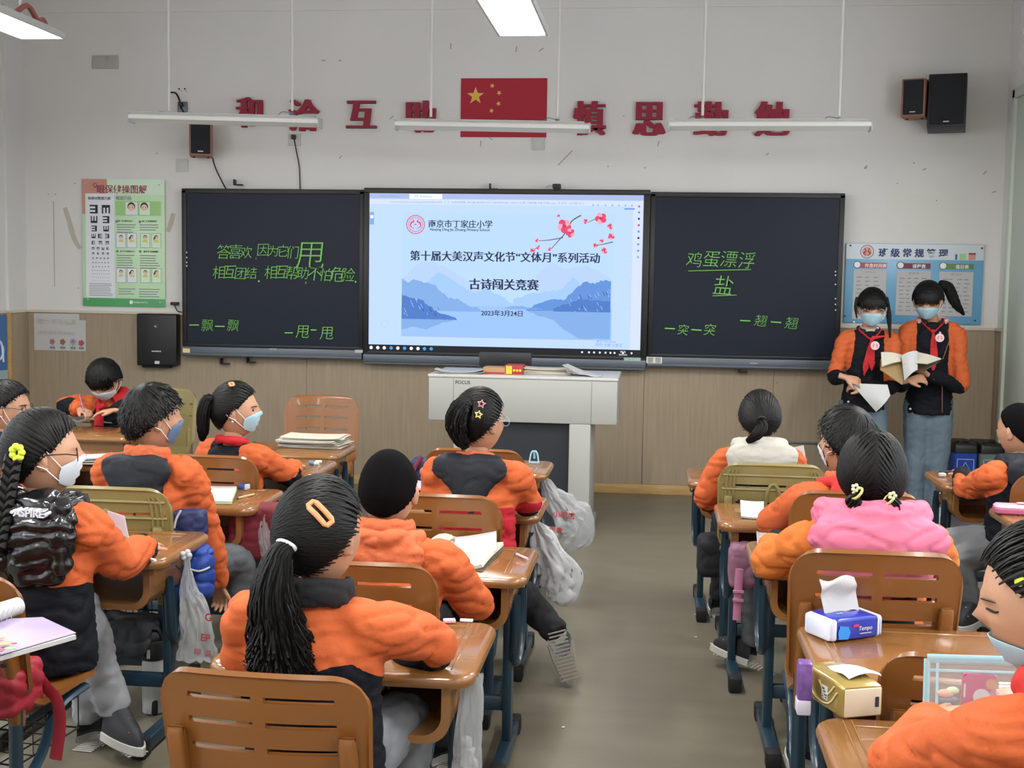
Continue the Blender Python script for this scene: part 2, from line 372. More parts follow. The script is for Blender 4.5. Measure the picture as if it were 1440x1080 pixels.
for par, x, ys in ((bl, 262.5, (355, 362, 369, 374)), (br, 1175, (382, 387, 400, 420, 428, 436))):
    k = MB()
    for y in ys: p = at(x, y, -.087); k.disc(p.x, p.z, .0055, -.0862, n=8)
    k.build('touch_icons', mat('pale lettering', '#c4c9cf'), par)
# touch screen
sx0, sx1 = ax1-.003, mx1+.003
ts = thing('touch_screen', 'large lit touch screen showing a blue title slide, between the two black boards', 'screen', ((sx0+sx1)/2, 0, .94))
f = MB(); Y = -.1; b = .03
f.box(sx0, sx1, Y-.006, -.016, 2.058, 2.095, bev=.004); f.box(sx0, sx1, Y-.006, -.016, .938, .962, bev=.004)
f.box(sx0, -.948, Y-.006, -.016, .95, 2.07, bev=.004); f.box(.948, sx1, Y-.006, -.016, .95, 2.07, bev=.004); f.build('frame', BLACK, ts)
k = MB(); k.box(sx0+.003, sx1-.003, Y-.022, -.016, .885, .94, bev=.006); k.box(sx0+.01, sx1-.01, Y-.01, -.016, .87, .887, bev=.004); k.build('tray', mat('grey board tray', '#5b626b'), ts)
k = MB(); k.text('•••••', (-.02, .918), wd=.10, Y=Y-.0235); k.build('maker_mark', mat('pale lettering', '#c4c9cf'), ts)
label_at(ts, 'sticker', 877, 503, 901, 508, -.125, mat('green sticker', '#8fb0a2'), '▪ ▪▪▪', LGREY)
EM = lambda n, c, e=1.22: mat(n, c, emit=e)
MAT_S = [EM('screen pale blue', '#bcd6fb'), EM('screen tab bar', '#a9b8e2'), EM('screen toolbar', '#d0dcf8'), EM('screen slide', '#b6d5f8'), EM('screen far hills', '#a0c6f4'), EM('screen mid hills', '#7fa9e2'), EM('screen near hills', '#5f8ed6'), EM('screen dark hills', '#4a78c4'),
         EM('screen water', '#98bff3'), EM('screen navy', '#1d2350'), EM('screen black', '#0b0d14'), EM('screen white', '#eef2ff'), EM('screen pink', '#e2446f'), EM('screen pale pink', '#f0a3b9'), EM('screen branch', '#6a4a4a'), EM('screen red', '#c43a54'), EM('screen sky blue', '#3aa0e8'), EM('screen mist', '#b4cdf2')]
def S(cx, cy): return (-.9475+(cx-35)/1352*1.895, .962+(822-cy)/762*1.096)
k = MB(); Y0 = -.1
def SR(a, b, c, d, m_, l): p = S(a, b); q = S(c, d); k.quad(p[0], q[0], q[1], p[1], Y0-l*.0004, m_)
def SP(pts, m_, l): k.poly([S(*p) for p in pts], Y0-l*.0004, m_)
SR(35, 60, 1387, 822, 0, 0); SR(35, 60, 1387, 85, 1, 1); SR(235, 62, 400, 86, 11, 2); SR(35, 88, 1387, 112, 2, 1); SR(35, 790, 1387, 822, 10, 2)
SR(200, 150, 1245, 745, 3, 1); SR(36, 150, 58, 210, 5, 1); SR(40, 165, 55, 180, 11, 2); SR(1335, 112, 1338, 790, 1, 1)
SR(1295, 121, 1345, 127, 6, 2); SR(1335, 112, 1387, 790, 2, 1); SR(200, 742, 1245, 748, 1, 2)
rr = random.Random(3)
def ridge(pts, base, m_, l, amp=6):
    out = []
    for i in range(len(pts)-1):
        for j in range(5):
            t = j/5; out.append((pts[i][0]*(1-t)+pts[i+1][0]*t, pts[i][1]*(1-t)+pts[i+1][1]*t+(rr.uniform(-amp, amp) if j else 0)))
    out.append(pts[-1])
    for i in range(len(out)-1): SP([(out[i][0], base), (out[i+1][0], base), out[i+1], out[i]], m_, l)
ridge([(200, 480), (270, 400), (340, 385), (420, 405), (520, 470), (600, 520)], 600, 17, 2); ridge([(870, 440), (950, 380), (1000, 410), (1060, 400), (1120, 390), (1245, 460)], 600, 17, 2)
ridge([(330, 480), (385, 435), (440, 460), (510, 500), (560, 530), (620, 510), (690, 540), (760, 580)], 600, 4, 3); ridge([(760, 560), (850, 530), (930, 520), (990, 510), (1050, 448), (1110, 500), (1180, 560)], 600, 4, 3)
SR(200, 595, 1245, 745, 8, 4)
ridge([(202, 470), (235, 485), (262, 470), (300, 480), (365, 495), (400, 530), (440, 560), (490, 565), (530, 590), (598, 612)], 622, 5, 5); ridge([(825, 605), (890, 575), (960, 555), (1010, 560), (1060, 510), (1110, 470), (1160, 480), (1190, 462), (1238, 465)], 612, 6, 5)
ridge([(720, 600), (760, 592), (800, 590), (840, 598), (900, 603)], 606, 5, 5, 2)
ridge([(202, 545), (240, 560), (300, 570), (350, 600), (380, 625), (430, 640), (480, 660)], 665, 7, 6); ridge([(960, 600), (1010, 580), (1090, 550), (1150, 560), (1238, 560)], 614, 7, 6, 4)
ridge([(202, 715), (260, 700), (330, 712), (400, 680), (470, 664)], 662, 5, 6, 3); ridge([(830, 614), (900, 640), (960, 655), (1010, 700), (1080, 740), (1238, 742)], 612, 5, 5, 3)
rr2 = random.Random(5)
for i in range(46):
    x = rr2.choice([rr2.uniform(210, 460), rr2.uniform(1020, 1230)]); y = (rr2.uniform(560, 640) if x < 600 else rr2.uniform(500, 600)); d = rr2.uniform(8, 22)
    if x < 600 and y < 500+(x-200)*.45: continue
    if x > 600 and y < 600-(x-900)*.38: continue
    SP([(x, y), (x+2, y), (x+d*.5+3, y+d), (x+d*.5, y+d)], 9 if i % 3 == 0 else 4, 7)
def ST(s, cx, cy, wd, m_=9, fat=0, off=.006, l=8, hh=None):
    p = S(cx, cy); k.text(s, p, wd=wd/1352*1.895, Y=Y0-l*.0004, m=m_, off=off, fat=fat)
ST('第十届大美汉声文化节“文体月”系列活动', 712, 357, 938, 9, .002); ST('古诗闯关竞赛', 712, 489, 342, 9, .003)
ST('2023年3月24日', 704, 627, 205, 9, .001); ST('南京市丁家庄小学', 492, 203, 318, 9, .001); ST('Nanjing Ding Jia Zhuang Primary School', 489, 232, 296, 9, .0005)
ST('文件_20230324.ppt', 305, 74, 90, 5); ST('古诗闯关竞赛.ppt', 135, 74, 100, 5); ST('C:/Users/Administrator/Desktop/20230324/2022-2023 · 2 · 3 /  古诗闯关竞赛 / 第十届大美汉声文化节 文体月系列活动 / 2023 03 24 第二次修改稿 终稿 打印版 .pptx - 共 24 页 - 上次保存 09:12', 620, 101, 960, 5)
ST('激活 Windows', 1220, 752, 95, 5); ST('转到“设置”以激活', 1235, 769, 130, 5)
for i, x in enumerate((48, 82, 115, 150, 184, 218, 252, 286, 319, 353)): p = S(x, 806); k.disc(p[0], p[1], .012, Y0-.0016, 16 if i in (3, 5, 8, 9) else 11, 10)
for x in (1104, 1138, 1163, 1191, 1219, 1243, 1263, 1304, 1346): p = S(x, 826-20); k.disc(p[0], p[1], .007, Y0-.0016, 11, 8)
ST('09:36', 1304, 800, 26, 11); ST('2023/3/24', 1304, 814, 40, 11)
for x in (1143, 1168, 1203, 1236, 1268, 1300, 1331): p = S(x, 108); k.disc(p[0], p[1], .006, Y0-.0012, 5, 8)
for i, y in enumerate((112, 140, 170, 200, 230, 260, 290, 320, 350)): p = S(1366, y); k.disc(p[0], p[1], .008, Y0-.0012, (12, 6, 9, 15, 6, 9, 6, 16, 5)[i], 8)
p = S(268, 208); k.disc(p[0], p[1], .066, Y0-.003, 12, 28, .060); k.disc(p[0], p[1], .050, Y0-.003, 12, 28, .046)
for sgn in (-1, 1):
    k.tube(crom([(p[0]+sgn*.008, Y0-.003, p[1]-.03), (p[0]+sgn*.034, Y0-.003, p[1]-.012), (p[0]+sgn*.03, Y0-.003, p[1]+.012), (p[0]+sgn*.012, Y0-.003, p[1]+.02), (p[0]+sgn*.02, Y0-.003, p[1]+.034)]), [(.0015, .0003), (.006, .0003), (.003, .0003)], 6, 12, up=(0, 1, 0))
k.poly([(p[0]-.012, p[1]-.004), (p[0]+.012, p[1]-.004), (p[0], p[1]+.008)], Y0-.003, 12)
for i in range(16): a = i/16*2*pi; k.disc(p[0]+.0555*cos(a), p[1]+.0555*sin(a), .0025, Y0-.003, 12, 6)
def SB(pts, r): k.tube(crom([(S(*q)[0], Y0-.003, S(*q)[1]) for q in pts]), [(r, .0004), (r*.5, .0004)], 5, 14, up=(0, 1, 0))
SB([(1085, 156), (1040, 185), (1010, 240), (975, 280), (935, 325)], .005); SB([(1000, 262), (930, 275), (870, 278)], .004); SB([(1243, 280), (1200, 290), (1160, 298)], .004); SB([(1190, 155), (1140, 180), (1105, 195)], .003); SB([(885, 300), (855, 325)], .003)
for cx, cy, r in ((1005, 208, 34), (1035, 240, 22), (1182, 170, 28), (1228, 208, 14), (1235, 255, 16), (1160, 297, 12), (1203, 322, 15), (872, 277, 9), (852, 325, 12), (1108, 185, 12), (1188, 275, 10), (935, 318, 9), (878, 312, 9), (975, 160, 8)):
    p = S(cx, cy); q = r/1352*1.895
    for i in range(5): a = i*2*pi/5+cx; k.disc(p[0]+cos(a)*q*.55, p[1]+sin(a)*q*.55, q*.5, Y0-.0034-i*.0001, 13 if i % 2 else 12, 10)
    k.disc(p[0], p[1], q*.3, Y0-.004, 15, 8)
p = S(118, 688); k.disc(p[0], p[1], .026, Y0-.0012, 1, 20, .024)
k.build('screen_picture', MAT_S, ts, smooth=False)
# webcam on the screen top, small hooks
t = thing('webcam', 'small black webcam clipped on the top edge of the screen', 'camera', at(783, 268, -.09))
k = MB(); c = at(783, 262, -.1); k.box(c.x-.028, c.x+.028, -.13, -.07, c.z-.016, c.z+.016, bev=.006); k.tube([(c.x, -.10, c.z-.016), (c.x, -.10, 2.09)], .008); k.box(c.x-.02, c.x+.02, -.12, -.06, 2.085, 2.10, bev=.003); k.build('housing', BLACK, t)
k = MB(); k.tube([(c.x, -.13, c.z), (c.x, -.136, c.z)], .010, 12); k.build('lens', mat('glass lens', '#23262c', rough=.1), t)
k = MB(); k.tube(crom([(c.x-.02, -.08, c.z), (c.x-.06, -.05, c.z+.01), (c.x-.09, -.04, c.z-.02), (c.x-.10, -.03, 2.07)]), .0025, 6); k.build('cable', LGREY, t)
# brackets seen under and over the boards
for px, py in ((315, 510), (352, 508), (334, 258), (694, 264), (1045, 522)):
    c = at(px, py, -.06); k = MB(); k.box(c.x-.03, c.x+.03, -.07, -.014, c.z-.012, c.z-.004, bev=.002); k.box(c.x-.03, c.x-.022, -.07, -.014, c.z-.012, c.z+.03, bev=.002)
    tag(k.build('board_bracket', BLACK, loc=c), {315: 'small black bracket under the left board, left one', 352: 'small black bracket under the left board, right one', 334: 'small bracket on top of the left board', 694: 'small bracket on top of the screen', 1045: 'small black bracket under the right board'}[px], 'bracket')
# ---------------------------------------------------------------- red characters and flag
CRIM = mat('crimson foam letters', '#8f1230', rough=.6)
words = (('和', 350, 158, 40, 42), ('洽', 427, 162, 45, 44), ('互', 508, 161, 44, 38), ('助', 590, 164, 46, 44), ('慎', 829, 166, 46, 46), ('思', 913, 167, 46, 45), ('勤', 1000, 167, 47, 46), ('勉', 1086, 167, 48, 46))
for i, (ch, px, py, wd, hh) in enumerate(words):
    k = MB(); p = at(px, py, -.02); k.text(ch, (p.x, p.z), h=hh/201, wd=(wd-5)/201, Y=-.026, off=.004, fat=.012, depth=.025)
    tag(k.build('wall_character', CRIM, smooth=False, loc=(p.x, -.02, p.z)), 'thick crimson wall character %s, %s' % (ch, ('leftmost of all eight', 'second from the left', 'third from the left', 'just left of the flag', 'just right of the flag', 'third from the right end', 'second from the right end', 'rightmost of all eight')[i]), 'character', 'crimson characters on the front wall')
x0, x1, z0, z1 = wr(648, 110, 769, 193, -.004)
t = thing('flag', 'red flag with five yellow stars flat on the wall above the screen', 'flag', ((x0+x1)/2, -.003, z0))
k = MB(); k.box(x0, x1, -.006, -.001, z0, z1); k.build('flag_cloth', mat('red flag cloth', '#a31a2e', rough=.7), t)
W_, H_ = x1-x0, z1-z0
def star(k, cx, cz, R, Y, rot=0, m=0, th=.002):
    pts = [(cx+(R if i % 2 == 0 else R*.4)*sin(i*pi/5+rot), cz+(R if i % 2 == 0 else R*.4)*cos(i*pi/5+rot)) for i in range(10)]
    c = (cx, cz); n = 10; k.add([(x, Y, z) for x, z in pts]+[(cx, Y, cz)], [(i, (i+1) % n, n) for i in range(n)], m)
for i, (u, v, R) in enumerate(((.172, .30, .062), (.365, .128, .019), (.445, .25, .019), (.44, .43, .019), (.36, .55, .019))):
    k = MB(); star(k, x0+u*W_, z1-v*H_, R, -.0075, (0, .35, .6, .9, .3)[i]); star(k, x0+u*W_, z1-v*H_, R*.75, -.0079, (0, .35, .6, .9, .3)[i], 1); k.build('star', [mat('pale gold star', '#d9a878'), GOLD], t)
# ---------------------------------------------------------------- lamps
def board_lamp(label, px0, py0, px1, py1, rods, Y=-1.0):
    a, b = at(px0, py0, Y), at(px1, py1, Y); t = thing('board_lamp', label, 'lamp', ((a.x+b.x)/2, Y, (a.z+b.z)/2), group='lamps hung before the boards')
    zc = (a.z+b.z)/2; L = b.x-a.x; M = RT((a.x, Y, a.z), 0, 0, -math.atan2(b.z-a.z, b.x-a.x))
    prof = [(-.045, .028), (.03, .028), (.045, .010), (.045, -.012), (-.01, -.03), (-.06, -.008), (-.06, .015)]
    k = MB(); k.rings([[(x, y, z) for y, z in prof] for x in (0, L)], M=M); k.build('housing', LAMPW, t, angle=20)
    k = MB(); k.box(.03, L-.03, -.045, .02, .029, .038, bev=.003, M=M); k.build('top_rail', LGREY, t)
    k = MB(); k.box(-.006, 0, -.062, .047, -.032, .030, bev=.002, M=M); k.build('end_cap', LGREY, t); k = MB(); k.box(L, L+.006, -.062, .047, -.032, .030, bev=.002, M=M); k.build('end_cap', LGREY, t)
    for rx, ry in rods:
        p = at(rx, ry, Y); k = MB(); k.tube([(p.x, Y, zc+.06), (p.x, Y, 3.55)], .0085, 8); k.build('hanging_rod', LAMPW, t)
        k = MB(); k.tube([(p.x, Y, zc+.02), (p.x, Y, zc+.05)], .012, 8); k.tube([(p.x-.02, Y, zc+.032), (p.x+.02, Y, zc+.032)], .006, 6); k.tube(crom([(p.x-.01, Y, zc+.045), (p.x-.06, Y, zc+.055), (p.x-.09, Y, zc+.035)]), .0025, 5); k.build('clamp', MGREY, t)
    return t
board_lamp('white batten lamp hanging before the left board, left of three', 186, 166, 450, 173, ((238, 160), (411, 160)))
board_lamp('white batten lamp crossing in front of the flag, middle of three', 558, 176, 829, 181, ((606, 160), (784, 165)))
board_lamp('white batten lamp hanging before the right board, right of three', 941, 177, 1223, 177, ((988, 160), (1180, 160)))
GLOW = mat('lit lamp panel', '#fffdf6', emit=LAMP_E)
for i, (lx, ly) in enumerate([(x, y) for y in (-3.4, -5.9, -8.4) for x in (-1.95, .40, 2.75)]):
    if ly < -7: continue
    lab = ('lit white panel lamp cut by the top left corner of the photo', 'lit white panel lamp at the top middle, in front of the flag', 'lit white panel lamp whose tip shows at the right edge')[i % 3] if ly > -4 else 'lit white panel lamp over the rear desks, %s' % ('left row', 'middle row', 'right row')[i % 3]
    t = thing('panel_lamp', lab, 'lamp', (lx, ly, 2.6), group='ceiling panel lamps in rows' if ly > -4 else 'panel lamps over the rear desks')
    z0 = 2.60; w2, l2 = .112, .61
    k = MB(); k.box(lx-w2, lx+w2, ly-l2, ly+l2, z0+.012, z0+.034, bev=.005); k.build('housing', LGREY, t)
    k = MB()
    for s_ in (-1, 1): k.box(lx+s_*w2-.006, lx+s_*w2+.006, ly-l2, ly+l2, z0-.004, z0+.03, bev=.003); k.box(lx-w2, lx+w2, ly+s_*l2-.006, ly+s_*l2+.006, z0-.004, z0+.03, bev=.003)
    k.build('rim', LGREY, t)
    k = MB(); k.box(lx-w2+.008, lx+w2-.008, ly-l2+.008, ly+l2-.008, z0, z0+.01); k.build('diffuser', GLOW, t)
    for s_ in (-1, 1):
        k = MB(); k.tube([(lx, ly+s_*.4, z0+.03), (lx, ly+s_*.4, 3.55)], .006, 6); k.build('hanging_rod', LAMPW, t)
    if i == 0:
        k = MB(); k.tube(crom([(lx+.05, ly+.25, z0+.04), (lx+.06, ly+.35, z0+.10), (lx+.06, ly+.45, z0+.05), (lx+.05, ly+.52, z0+.07), (lx+.05, ly+.55, z0+.035)]), .014, 6); k.build('cable', mat('reddish cable', '#8c4b44', rough=.5), t)
# ---------------------------------------------------------------- speakers, sockets, posters on the front wall
SPKW = mat('brown speaker wood', '#8f5e4a', rough=.5, var=.1, vscale=4)
GRILL = mat('speaker cloth', '#14171c', rough=.8)
def speaker(label, px, py, w_, h_, d_, rz, side, badge=True, rx=0):
    p = at(px, py, -.02-d_*.6); t = thing('wall_speaker', label, 'speaker', (p.x, -d_*.62-.02, p.z), rz, local=True); t.rotation_euler.x = rx
    k = MB(); k.box(-w_/2, w_/2, -d_/2, d_/2, -h_/2, h_/2, bev=.005); k.build('cabinet', side, t)
    k = MB(); k.box(-w_/2+.012, w_/2-.012, -d_/2-.010, -d_/2+.01, -h_/2+.015, h_/2-.008, bev=.006); k.build('grille', GRILL, t)
    k = MB(); k.box(-.02, .02, d_/2, d_/2+.05, -.03, .03, bev=.004); k.build('wall_bracket', BLACK, t)
    if badge:
        k = MB(); k.box(-.018, .018, -d_/2-.0125, -d_/2-.009, -h_/2+.027, -h_/2+.034); k.build('badge', MC['pale lettering'], t)
    if side is SPKW:
        k = MB()
        for sx in (-1, 1): k.tube([(sx*w_*.32, 0, -h_/2-.008), (sx*w_*.32, 0, -h_/2+.002)], .008, 8)
        k.build('foot', BLACK, t)
    return t
speaker('small brown and black speaker under the left batten lamp', 283, 197, .155, .235, .17, rad(18), SPKW)
speaker('small brown and black speaker left of the big black one', 1287, 140, .15, .245, .17, rad(-20), SPKW)
speaker('large black wedge speaker high on the right', 1332, 146, .235, .345, .2, rad(-14), BLACK, rx=rad(-6))
sp = at(300, 222, -.03)
def cable(label, pts, Y=-.012, r=.005, m_=CABLE, Ys=None):
    P = [at(x, y, Y if Ys is None else Ys[i]) for i, (x, y) in enumerate(pts)]; k = MB(); k.tube(crom(P), r, 6); return tag(k.build('cable', m_, loc=P[0]), label, 'cable')
cable('black cable hanging from the small left speaker to the board', ((299, 222), (303, 236), (312, 255), (318, 266)), Ys=(-.06, -.03, -.03, -.04))
cable('black cable looping from the grey socket behind the left lamp', ((239, 130), (247, 131), (252, 140), (254, 150), (261, 162)), r=.006)
cable('thin black cable from the white socket down to the left board', ((413, 192), (417, 214), (421, 236), (422, 266)), r=.004)
def plate(label, x0, y0, x1, y1, kind, m_):
    a, b, c, d = wr(x0, y0, x1, y1, 0); t = thing('wall_plate', label, 'socket', ((a+b)/2, 0, (c+d)/2))
    k = MB(); k.box(a, b, -.010, 0, c, d, bev=.004); k.build('cover', m_, t)
    k = MB(); cx, cz = (a+b)/2, (c+d)/2; q = (b-a)*.32
    if kind == 'double':
        k.box(a+.01, cx-.004, -.012, -.008, c+.01, d-.01, bev=.002); k.box(cx+.004, b-.01, -.012, -.008, c+.01, d-.01, bev=.002)
    elif kind == 'plug': k.box(cx-q*.5, cx+q*.5, -.05, -.009, cz, cz+q*1.1, bev=.004)
    else: k.box(cx-q, cx+q, -.0125, -.009, cz-q, cz+q, bev=.002)
    k.build('plug' if kind == 'plug' else 'rocker', BLACK if kind == 'plug' else m_, t); return t
PLT = mat('white switch plastic', '#bfbfba', rough=.4)
plate('double grey-white cover plate high on the left wall', 130, 78, 167, 97, 'double', mat('grey cover plastic', '#acaba7', rough=.5))
plate('grey socket with plug just above the left batten lamp', 250, 143, 264, 158, 'plug', MGREY)
plate('white socket with black plug below the second character', 406, 188, 423, 205, 'plug', PLT)
plate('white switch plate left of the left board, below small speaker', 248, 223, 265, 242, 'rocker', PLT)
plate('white socket plate below the right corner of the flag', 748, 194, 766, 211, 'rocker', PLT)
k = MB()
for x in (252, 260): p = at(x, 125, 0); k.disc(p.x, p.z, .007, -.001, n=10)
k.build('hole', BLACK, wf)
t = thing('wall_plug', 'small black plug on wall left of the board, above wainscot', 'plug', at(247, 427, -.02))
p = at(247, 427, -.02); k = MB(); k.box(p.x-.03, p.x+.02, -.05, 0, p.z-.01, p.z+.012, bev=.004); k.build('body', BLACK, t); k = MB(); k.tube(crom([(p.x, -.04, p.z-.01), (p.x+.02, -.04, p.z-.05), (p.x+.05, -.03, p.z-.06)]), .004, 6); k.build('cable', CABLE, t)
# eye exercise poster
def face_pic(k, x, z, r, Y, mi, side=0, body=None):
    """tiny printed head: mi = (skin, hair, cloth)"""
    if body: k.poly([(x-r*1.5, z-r*2.6), (x+r*1.5, z-r*2.6), (x+r*.9, z-r*1.1), (x-r*.9, z-r*1.1)], Y, mi[2])
    k.disc(x, z+r*.25, r*1.12, Y-.0003, mi[1], 14); k.disc(x+side*r*.3, z-r*.05, r*.9, Y-.0006, mi[0], 14)
    if side: k.poly([(x-side*r*1.0, z+r*.6), (x-side*r*1.7, z-r*.2), (x-side*r*1.4, z-r*1.8), (x-side*r*.8, z-r*.5)], Y-.0002, mi[1])
    for s_ in (-.35, .35): k.disc(x+s_*r+side*r*.3, z, r*.13, Y-.0009, mi[1], 6)
x0, x1, z0, z1 = wr(115.5, 252, 231.5, 431, -.02)
t = thing('eye_care_poster', 'tall green acrylic poster with eye chart and eye exercise pictures', 'poster', ((x0+x1)/2, -.014, z0))
k = MB(); k.box(x0, x1, -.016, -.006, z0, z1, bev=.002); k.build('acrylic_plate', mat('pale green print', '#bfe0b8', rough=.25), t)
PM = [mat('poster white', '#dfe3ea', rough=.4), mat('poster green', '#4f9f62', rough=.3), mat('poster salmon', '#c98f80', rough=.3), INK, mat('poster maroon', '#8c2f45', rough=.5), mat('poster skin', '#e3c3a4'), mat('poster hair', '#2a2523'), mat('poster yellow', '#cfd06a'), mat('poster light green', '#9ccd84'), GREYINK, mat('poster pale', '#d3e8cf')]
k = MB(); W_, H_ = x1-x0, z1-z0
def Q(u, v): return x0+(u-128)/640*W_, z1-(v-62)/975*H_
def QR(a, b, c, d, m_, l=1): p = Q(a, b); q = Q(c, d); k.quad(p[0], q[0], q[1], p[1], -.016-l*.0004, m_)
def QT(s, u, v, wd, m_, l=3, fat=0, off=0): k.text(s, Q(u, v), wd=wd/640*W_, Y=-.016-l*.0004, m=m_, fat=fat, off=off)
QR(128, 62, 325, 180, 2); QR(325, 62, 768, 180, 10); QR(128, 180, 160, 330, 2); QR(155, 172, 380, 970, 0, 2); QR(128, 975, 768, 1037, 1, 2)
QT('眼保健操图解', 440, 138, 385, 4, 4, .0006, .01); QT('标准对数视力表', 265, 208, 175, 3, 4, .0008); QT('眼部穴位', 455, 205, 120, 9, 4, .0008)
for ch, u, v, h in (('E', 220, 292, 66), ('E', 315, 292, 66), ('E', 222, 371, 54), ('E', 315, 371, 54), ('E', 222, 440, 44), ('E', 315, 440, 44)):
    rot = {(220, 292): pi, (315, 292): -pi/2, (222, 371): pi/2, (315, 371): pi, (222, 440): pi, (315, 440): pi/2}[(u, v)]
    k.text(ch, Q(u, v), h=h/975*H_, wd=h/975*H_, Y=-.018, m=3, rot=rot, off=.02)
r = random.Random(1)
for v, h, us in ((497, 34, (217, 268, 322)), (549, 27, (215, 270, 323)), (593, 21, (213, 251, 289, 326)), (632, 17, (213, 251, 289, 326)), (668, 13, (212, 241, 270, 299, 328)), (702, 10, (210, 234, 258, 282, 306, 330)), (733, 9, (210, 234, 258, 282, 306, 330)), (762, 7, range(205, 345, 18)), (788, 6, range(205, 345, 18)), (815, 5, range(205, 345, 16)), (842, 4, range(205, 345, 14))):
    for u in us: k.text('E', Q(u, v), h=h/975*H_, wd=h/975*H_, Y=-.018, m=3, rot=r.choice((0, pi/2, pi, -pi/2)), off=.02)
for v in range(862, 955, 13): QR(178, v, 370-r.uniform(0, 40), v+5, 9, 3)
QR(388, 228, 740, 338, 8, 2); QR(468, 236, 560, 332, 0, 3); QR(575, 236, 655, 332, 10, 3)
for u in (512, 612): p = Q(u, 275); face_pic(k, p[0], p[1], .026, -.0178, (5, 6, 7))
for u, v in ((430, 530), (514, 530), (617, 530), (703, 530), (428, 798), (514, 798), (617, 798), (703, 798)):
    QR(u-38, v-58, u+38, v+55, 9, 3); QR(u-35, v-55, u+35, v+52, 0 if u < 600 else 10, 4); p = Q(u, v-25); face_pic(k, p[0], p[1], .013, -.018, (5, 6, 7), side=(1 if u in (514, 703) else 0), body=True)
for (a, b, v0, n) in ((398, 545, 405, 4), (575, 735, 405, 3), (395, 545, 640, 6), (575, 735, 640, 6), (408, 545, 898, 3), (565, 740, 898, 4)):
    for i in range(n): QR(a, v0+i*19, b-r.uniform(0, 40), v0+i*19+7, 9, 3)
for s, u, v in (('第一节 揉天应穴', 465, 380), ('第二节 挤按睛明穴', 652, 380), ('第三节 按揉四白穴', 480, 612), ('第四节 轮刮眼眶', 660, 612)): QT(s, u, v, 115, 3, 4, .0004)
for u, v in ((397, 385), (577, 385), (400, 612), (578, 612)): p = Q(u, v); k.disc(p[0], p[1], .010, -.018, 1, 12)
p = Q(505, 1003); k.disc(p[0], p[1], .014, -.018, 0, 14); QT('眼保健操 保护视力', 580, 1003, 110, 0, 3)
p = Q(232, 108); k.disc(p[0], p[1], .016, -.018, 4, 18, .011); k.box(p[0]-.002, p[0]+.01, -.018, -.0178, p[1]-.018, p[1]-.012, 4)
k.build('print', PM, t, smooth=False)
k = MB()
for u, v in ((160, 95), (728, 103), (167, 985), (730, 1000)): p = Q(u, v); k.tube([(p[0], -.016, p[1]), (p[0], -.022, p[1])], .006, 8)
k.build('standoff_screw', LGREY, t)
# class rules board on the right
x0, x1, z0, z1 = wr(1188, 343, 1382, 455, -.02)
t = thing('class_rules_board', 'blue acrylic notice board with three white sheets, behind the standing pair', 'notice board', ((x0+x1)/2, -.014, z0))
k = MB(); k.box(x0, x1, -.02, -.006, z0, z1, bev=.002); k.build('acrylic_plate', mat('notice blue', '#6ba4c8', rough=.3), t)
W_, H_ = x1-x0, z1-z0
def Q(u, v): return x0+(u-150)/995*W_, z1-(v-115)/575*H_
def NR(a, b, c, d, m_, l=1): p = Q(a, b); q = Q(c, d); k.quad(p[0], q[0], q[1], p[1], -.02-l*.0004, m_)
NM = [mat('notice pale', '#c6cfd6', rough=.3), PAPER, mat('notice red', '#b5464e'), mat('notice maroon', '#6d2f42'), mat('notice green', '#5f8148'), mat('notice navy', '#27406e'), GREYINK, MC['poster maroon'], mat('notice white', '#e4e6e6'), mat('notice dark blue', '#39628c'), MC['poster light green'], MC['poster salmon'], mat('notice mid blue', '#5b97bf', rough=.3)]
k = MB(); NR(152, 117, 1143, 228, 0); NR(152, 600, 1143, 688, 12, 1)
k.text('班 级 常 规 管 理', Q(637, 180), wd=500/995*W_, Y=-.0215, m=5, off=.02, fat=.0015)
p = Q(303, 175); k.disc(p[0], p[1], .045, -.0212, 7, 24, .040); k.disc(p[0], p[1], .032, -.0212, 11, 24)
for s_ in (-1, 1): k.tube(crom([(p[0]+s_*.006, -.0214, p[1]-.024), (p[0]+s_*.022, -.0214, p[1]-.01), (p[0]+s_*.008, -.0214, p[1]+.004), (p[0]+s_*.018, -.0214, p[1]+.026)]), [(.002, .0003), (.005, .0003), (.002, .0003)], 6, 7, up=(0, 1, 0))
for i, (a, b, hc, s, ic) in enumerate(((258, 452, 2, '作息时间表', 235), (570, 766, 3, '课程表', 549), (880, 1075, 4, '值日表', 856))):
    NR(a-20, 254, b, 294, hc, 2); k.text(s, Q((a+b)/2+15, 275), wd=(.40, .24, .24)[i]*.36, Y=-.0216, m=8, off=.015); p = Q(ic, 270); k.disc(p[0], p[1], .026, -.0216, hc if i else 9, 18); k.disc(p[0], p[1], .020, -.022, 8, 18)
for a, b, v in ((939, 955, 185), (970, 1015, 180), (1035, 1085, 175)): NR(a, v, b, 225, 9 if a < 950 else (10 if a < 1000 else 11), 3); 
NR(1035, 175, 1085, 188, 7, 4)
k.build('print', NM, t, smooth=False)
for i, (a, b, c, d) in enumerate(((212, 305, 450, 665), (525, 308, 770, 630), (832, 312, 1075, 632))):
    p = Q(a, b); q = Q(c, d); k = MB(); k.box(p[0], q[0], -.0225, -.021, q[1], p[1], 0)
    r = random.Random(i); k.text(('作息时间表', '课 程 表', '值日安排')[i], Q((a+c)/2, b+18), wd=.07, Y=-.0229, m=1)
    for row in range(9):
        for cl in range(4 if i else 3):
            u = a+22+cl*(52 if i else 62)+r.uniform(-4, 4); v = b+52+row*29; 
            if v < d-20: u1 = u+r.uniform(22, 42); pp = Q(u, v); qq = Q(u1, v+7); k.quad(pp[0], qq[0], qq[1], pp[1], -.0229, 1)
    k.build('sheet', [PAPER, GREYINK], t, smooth=False)
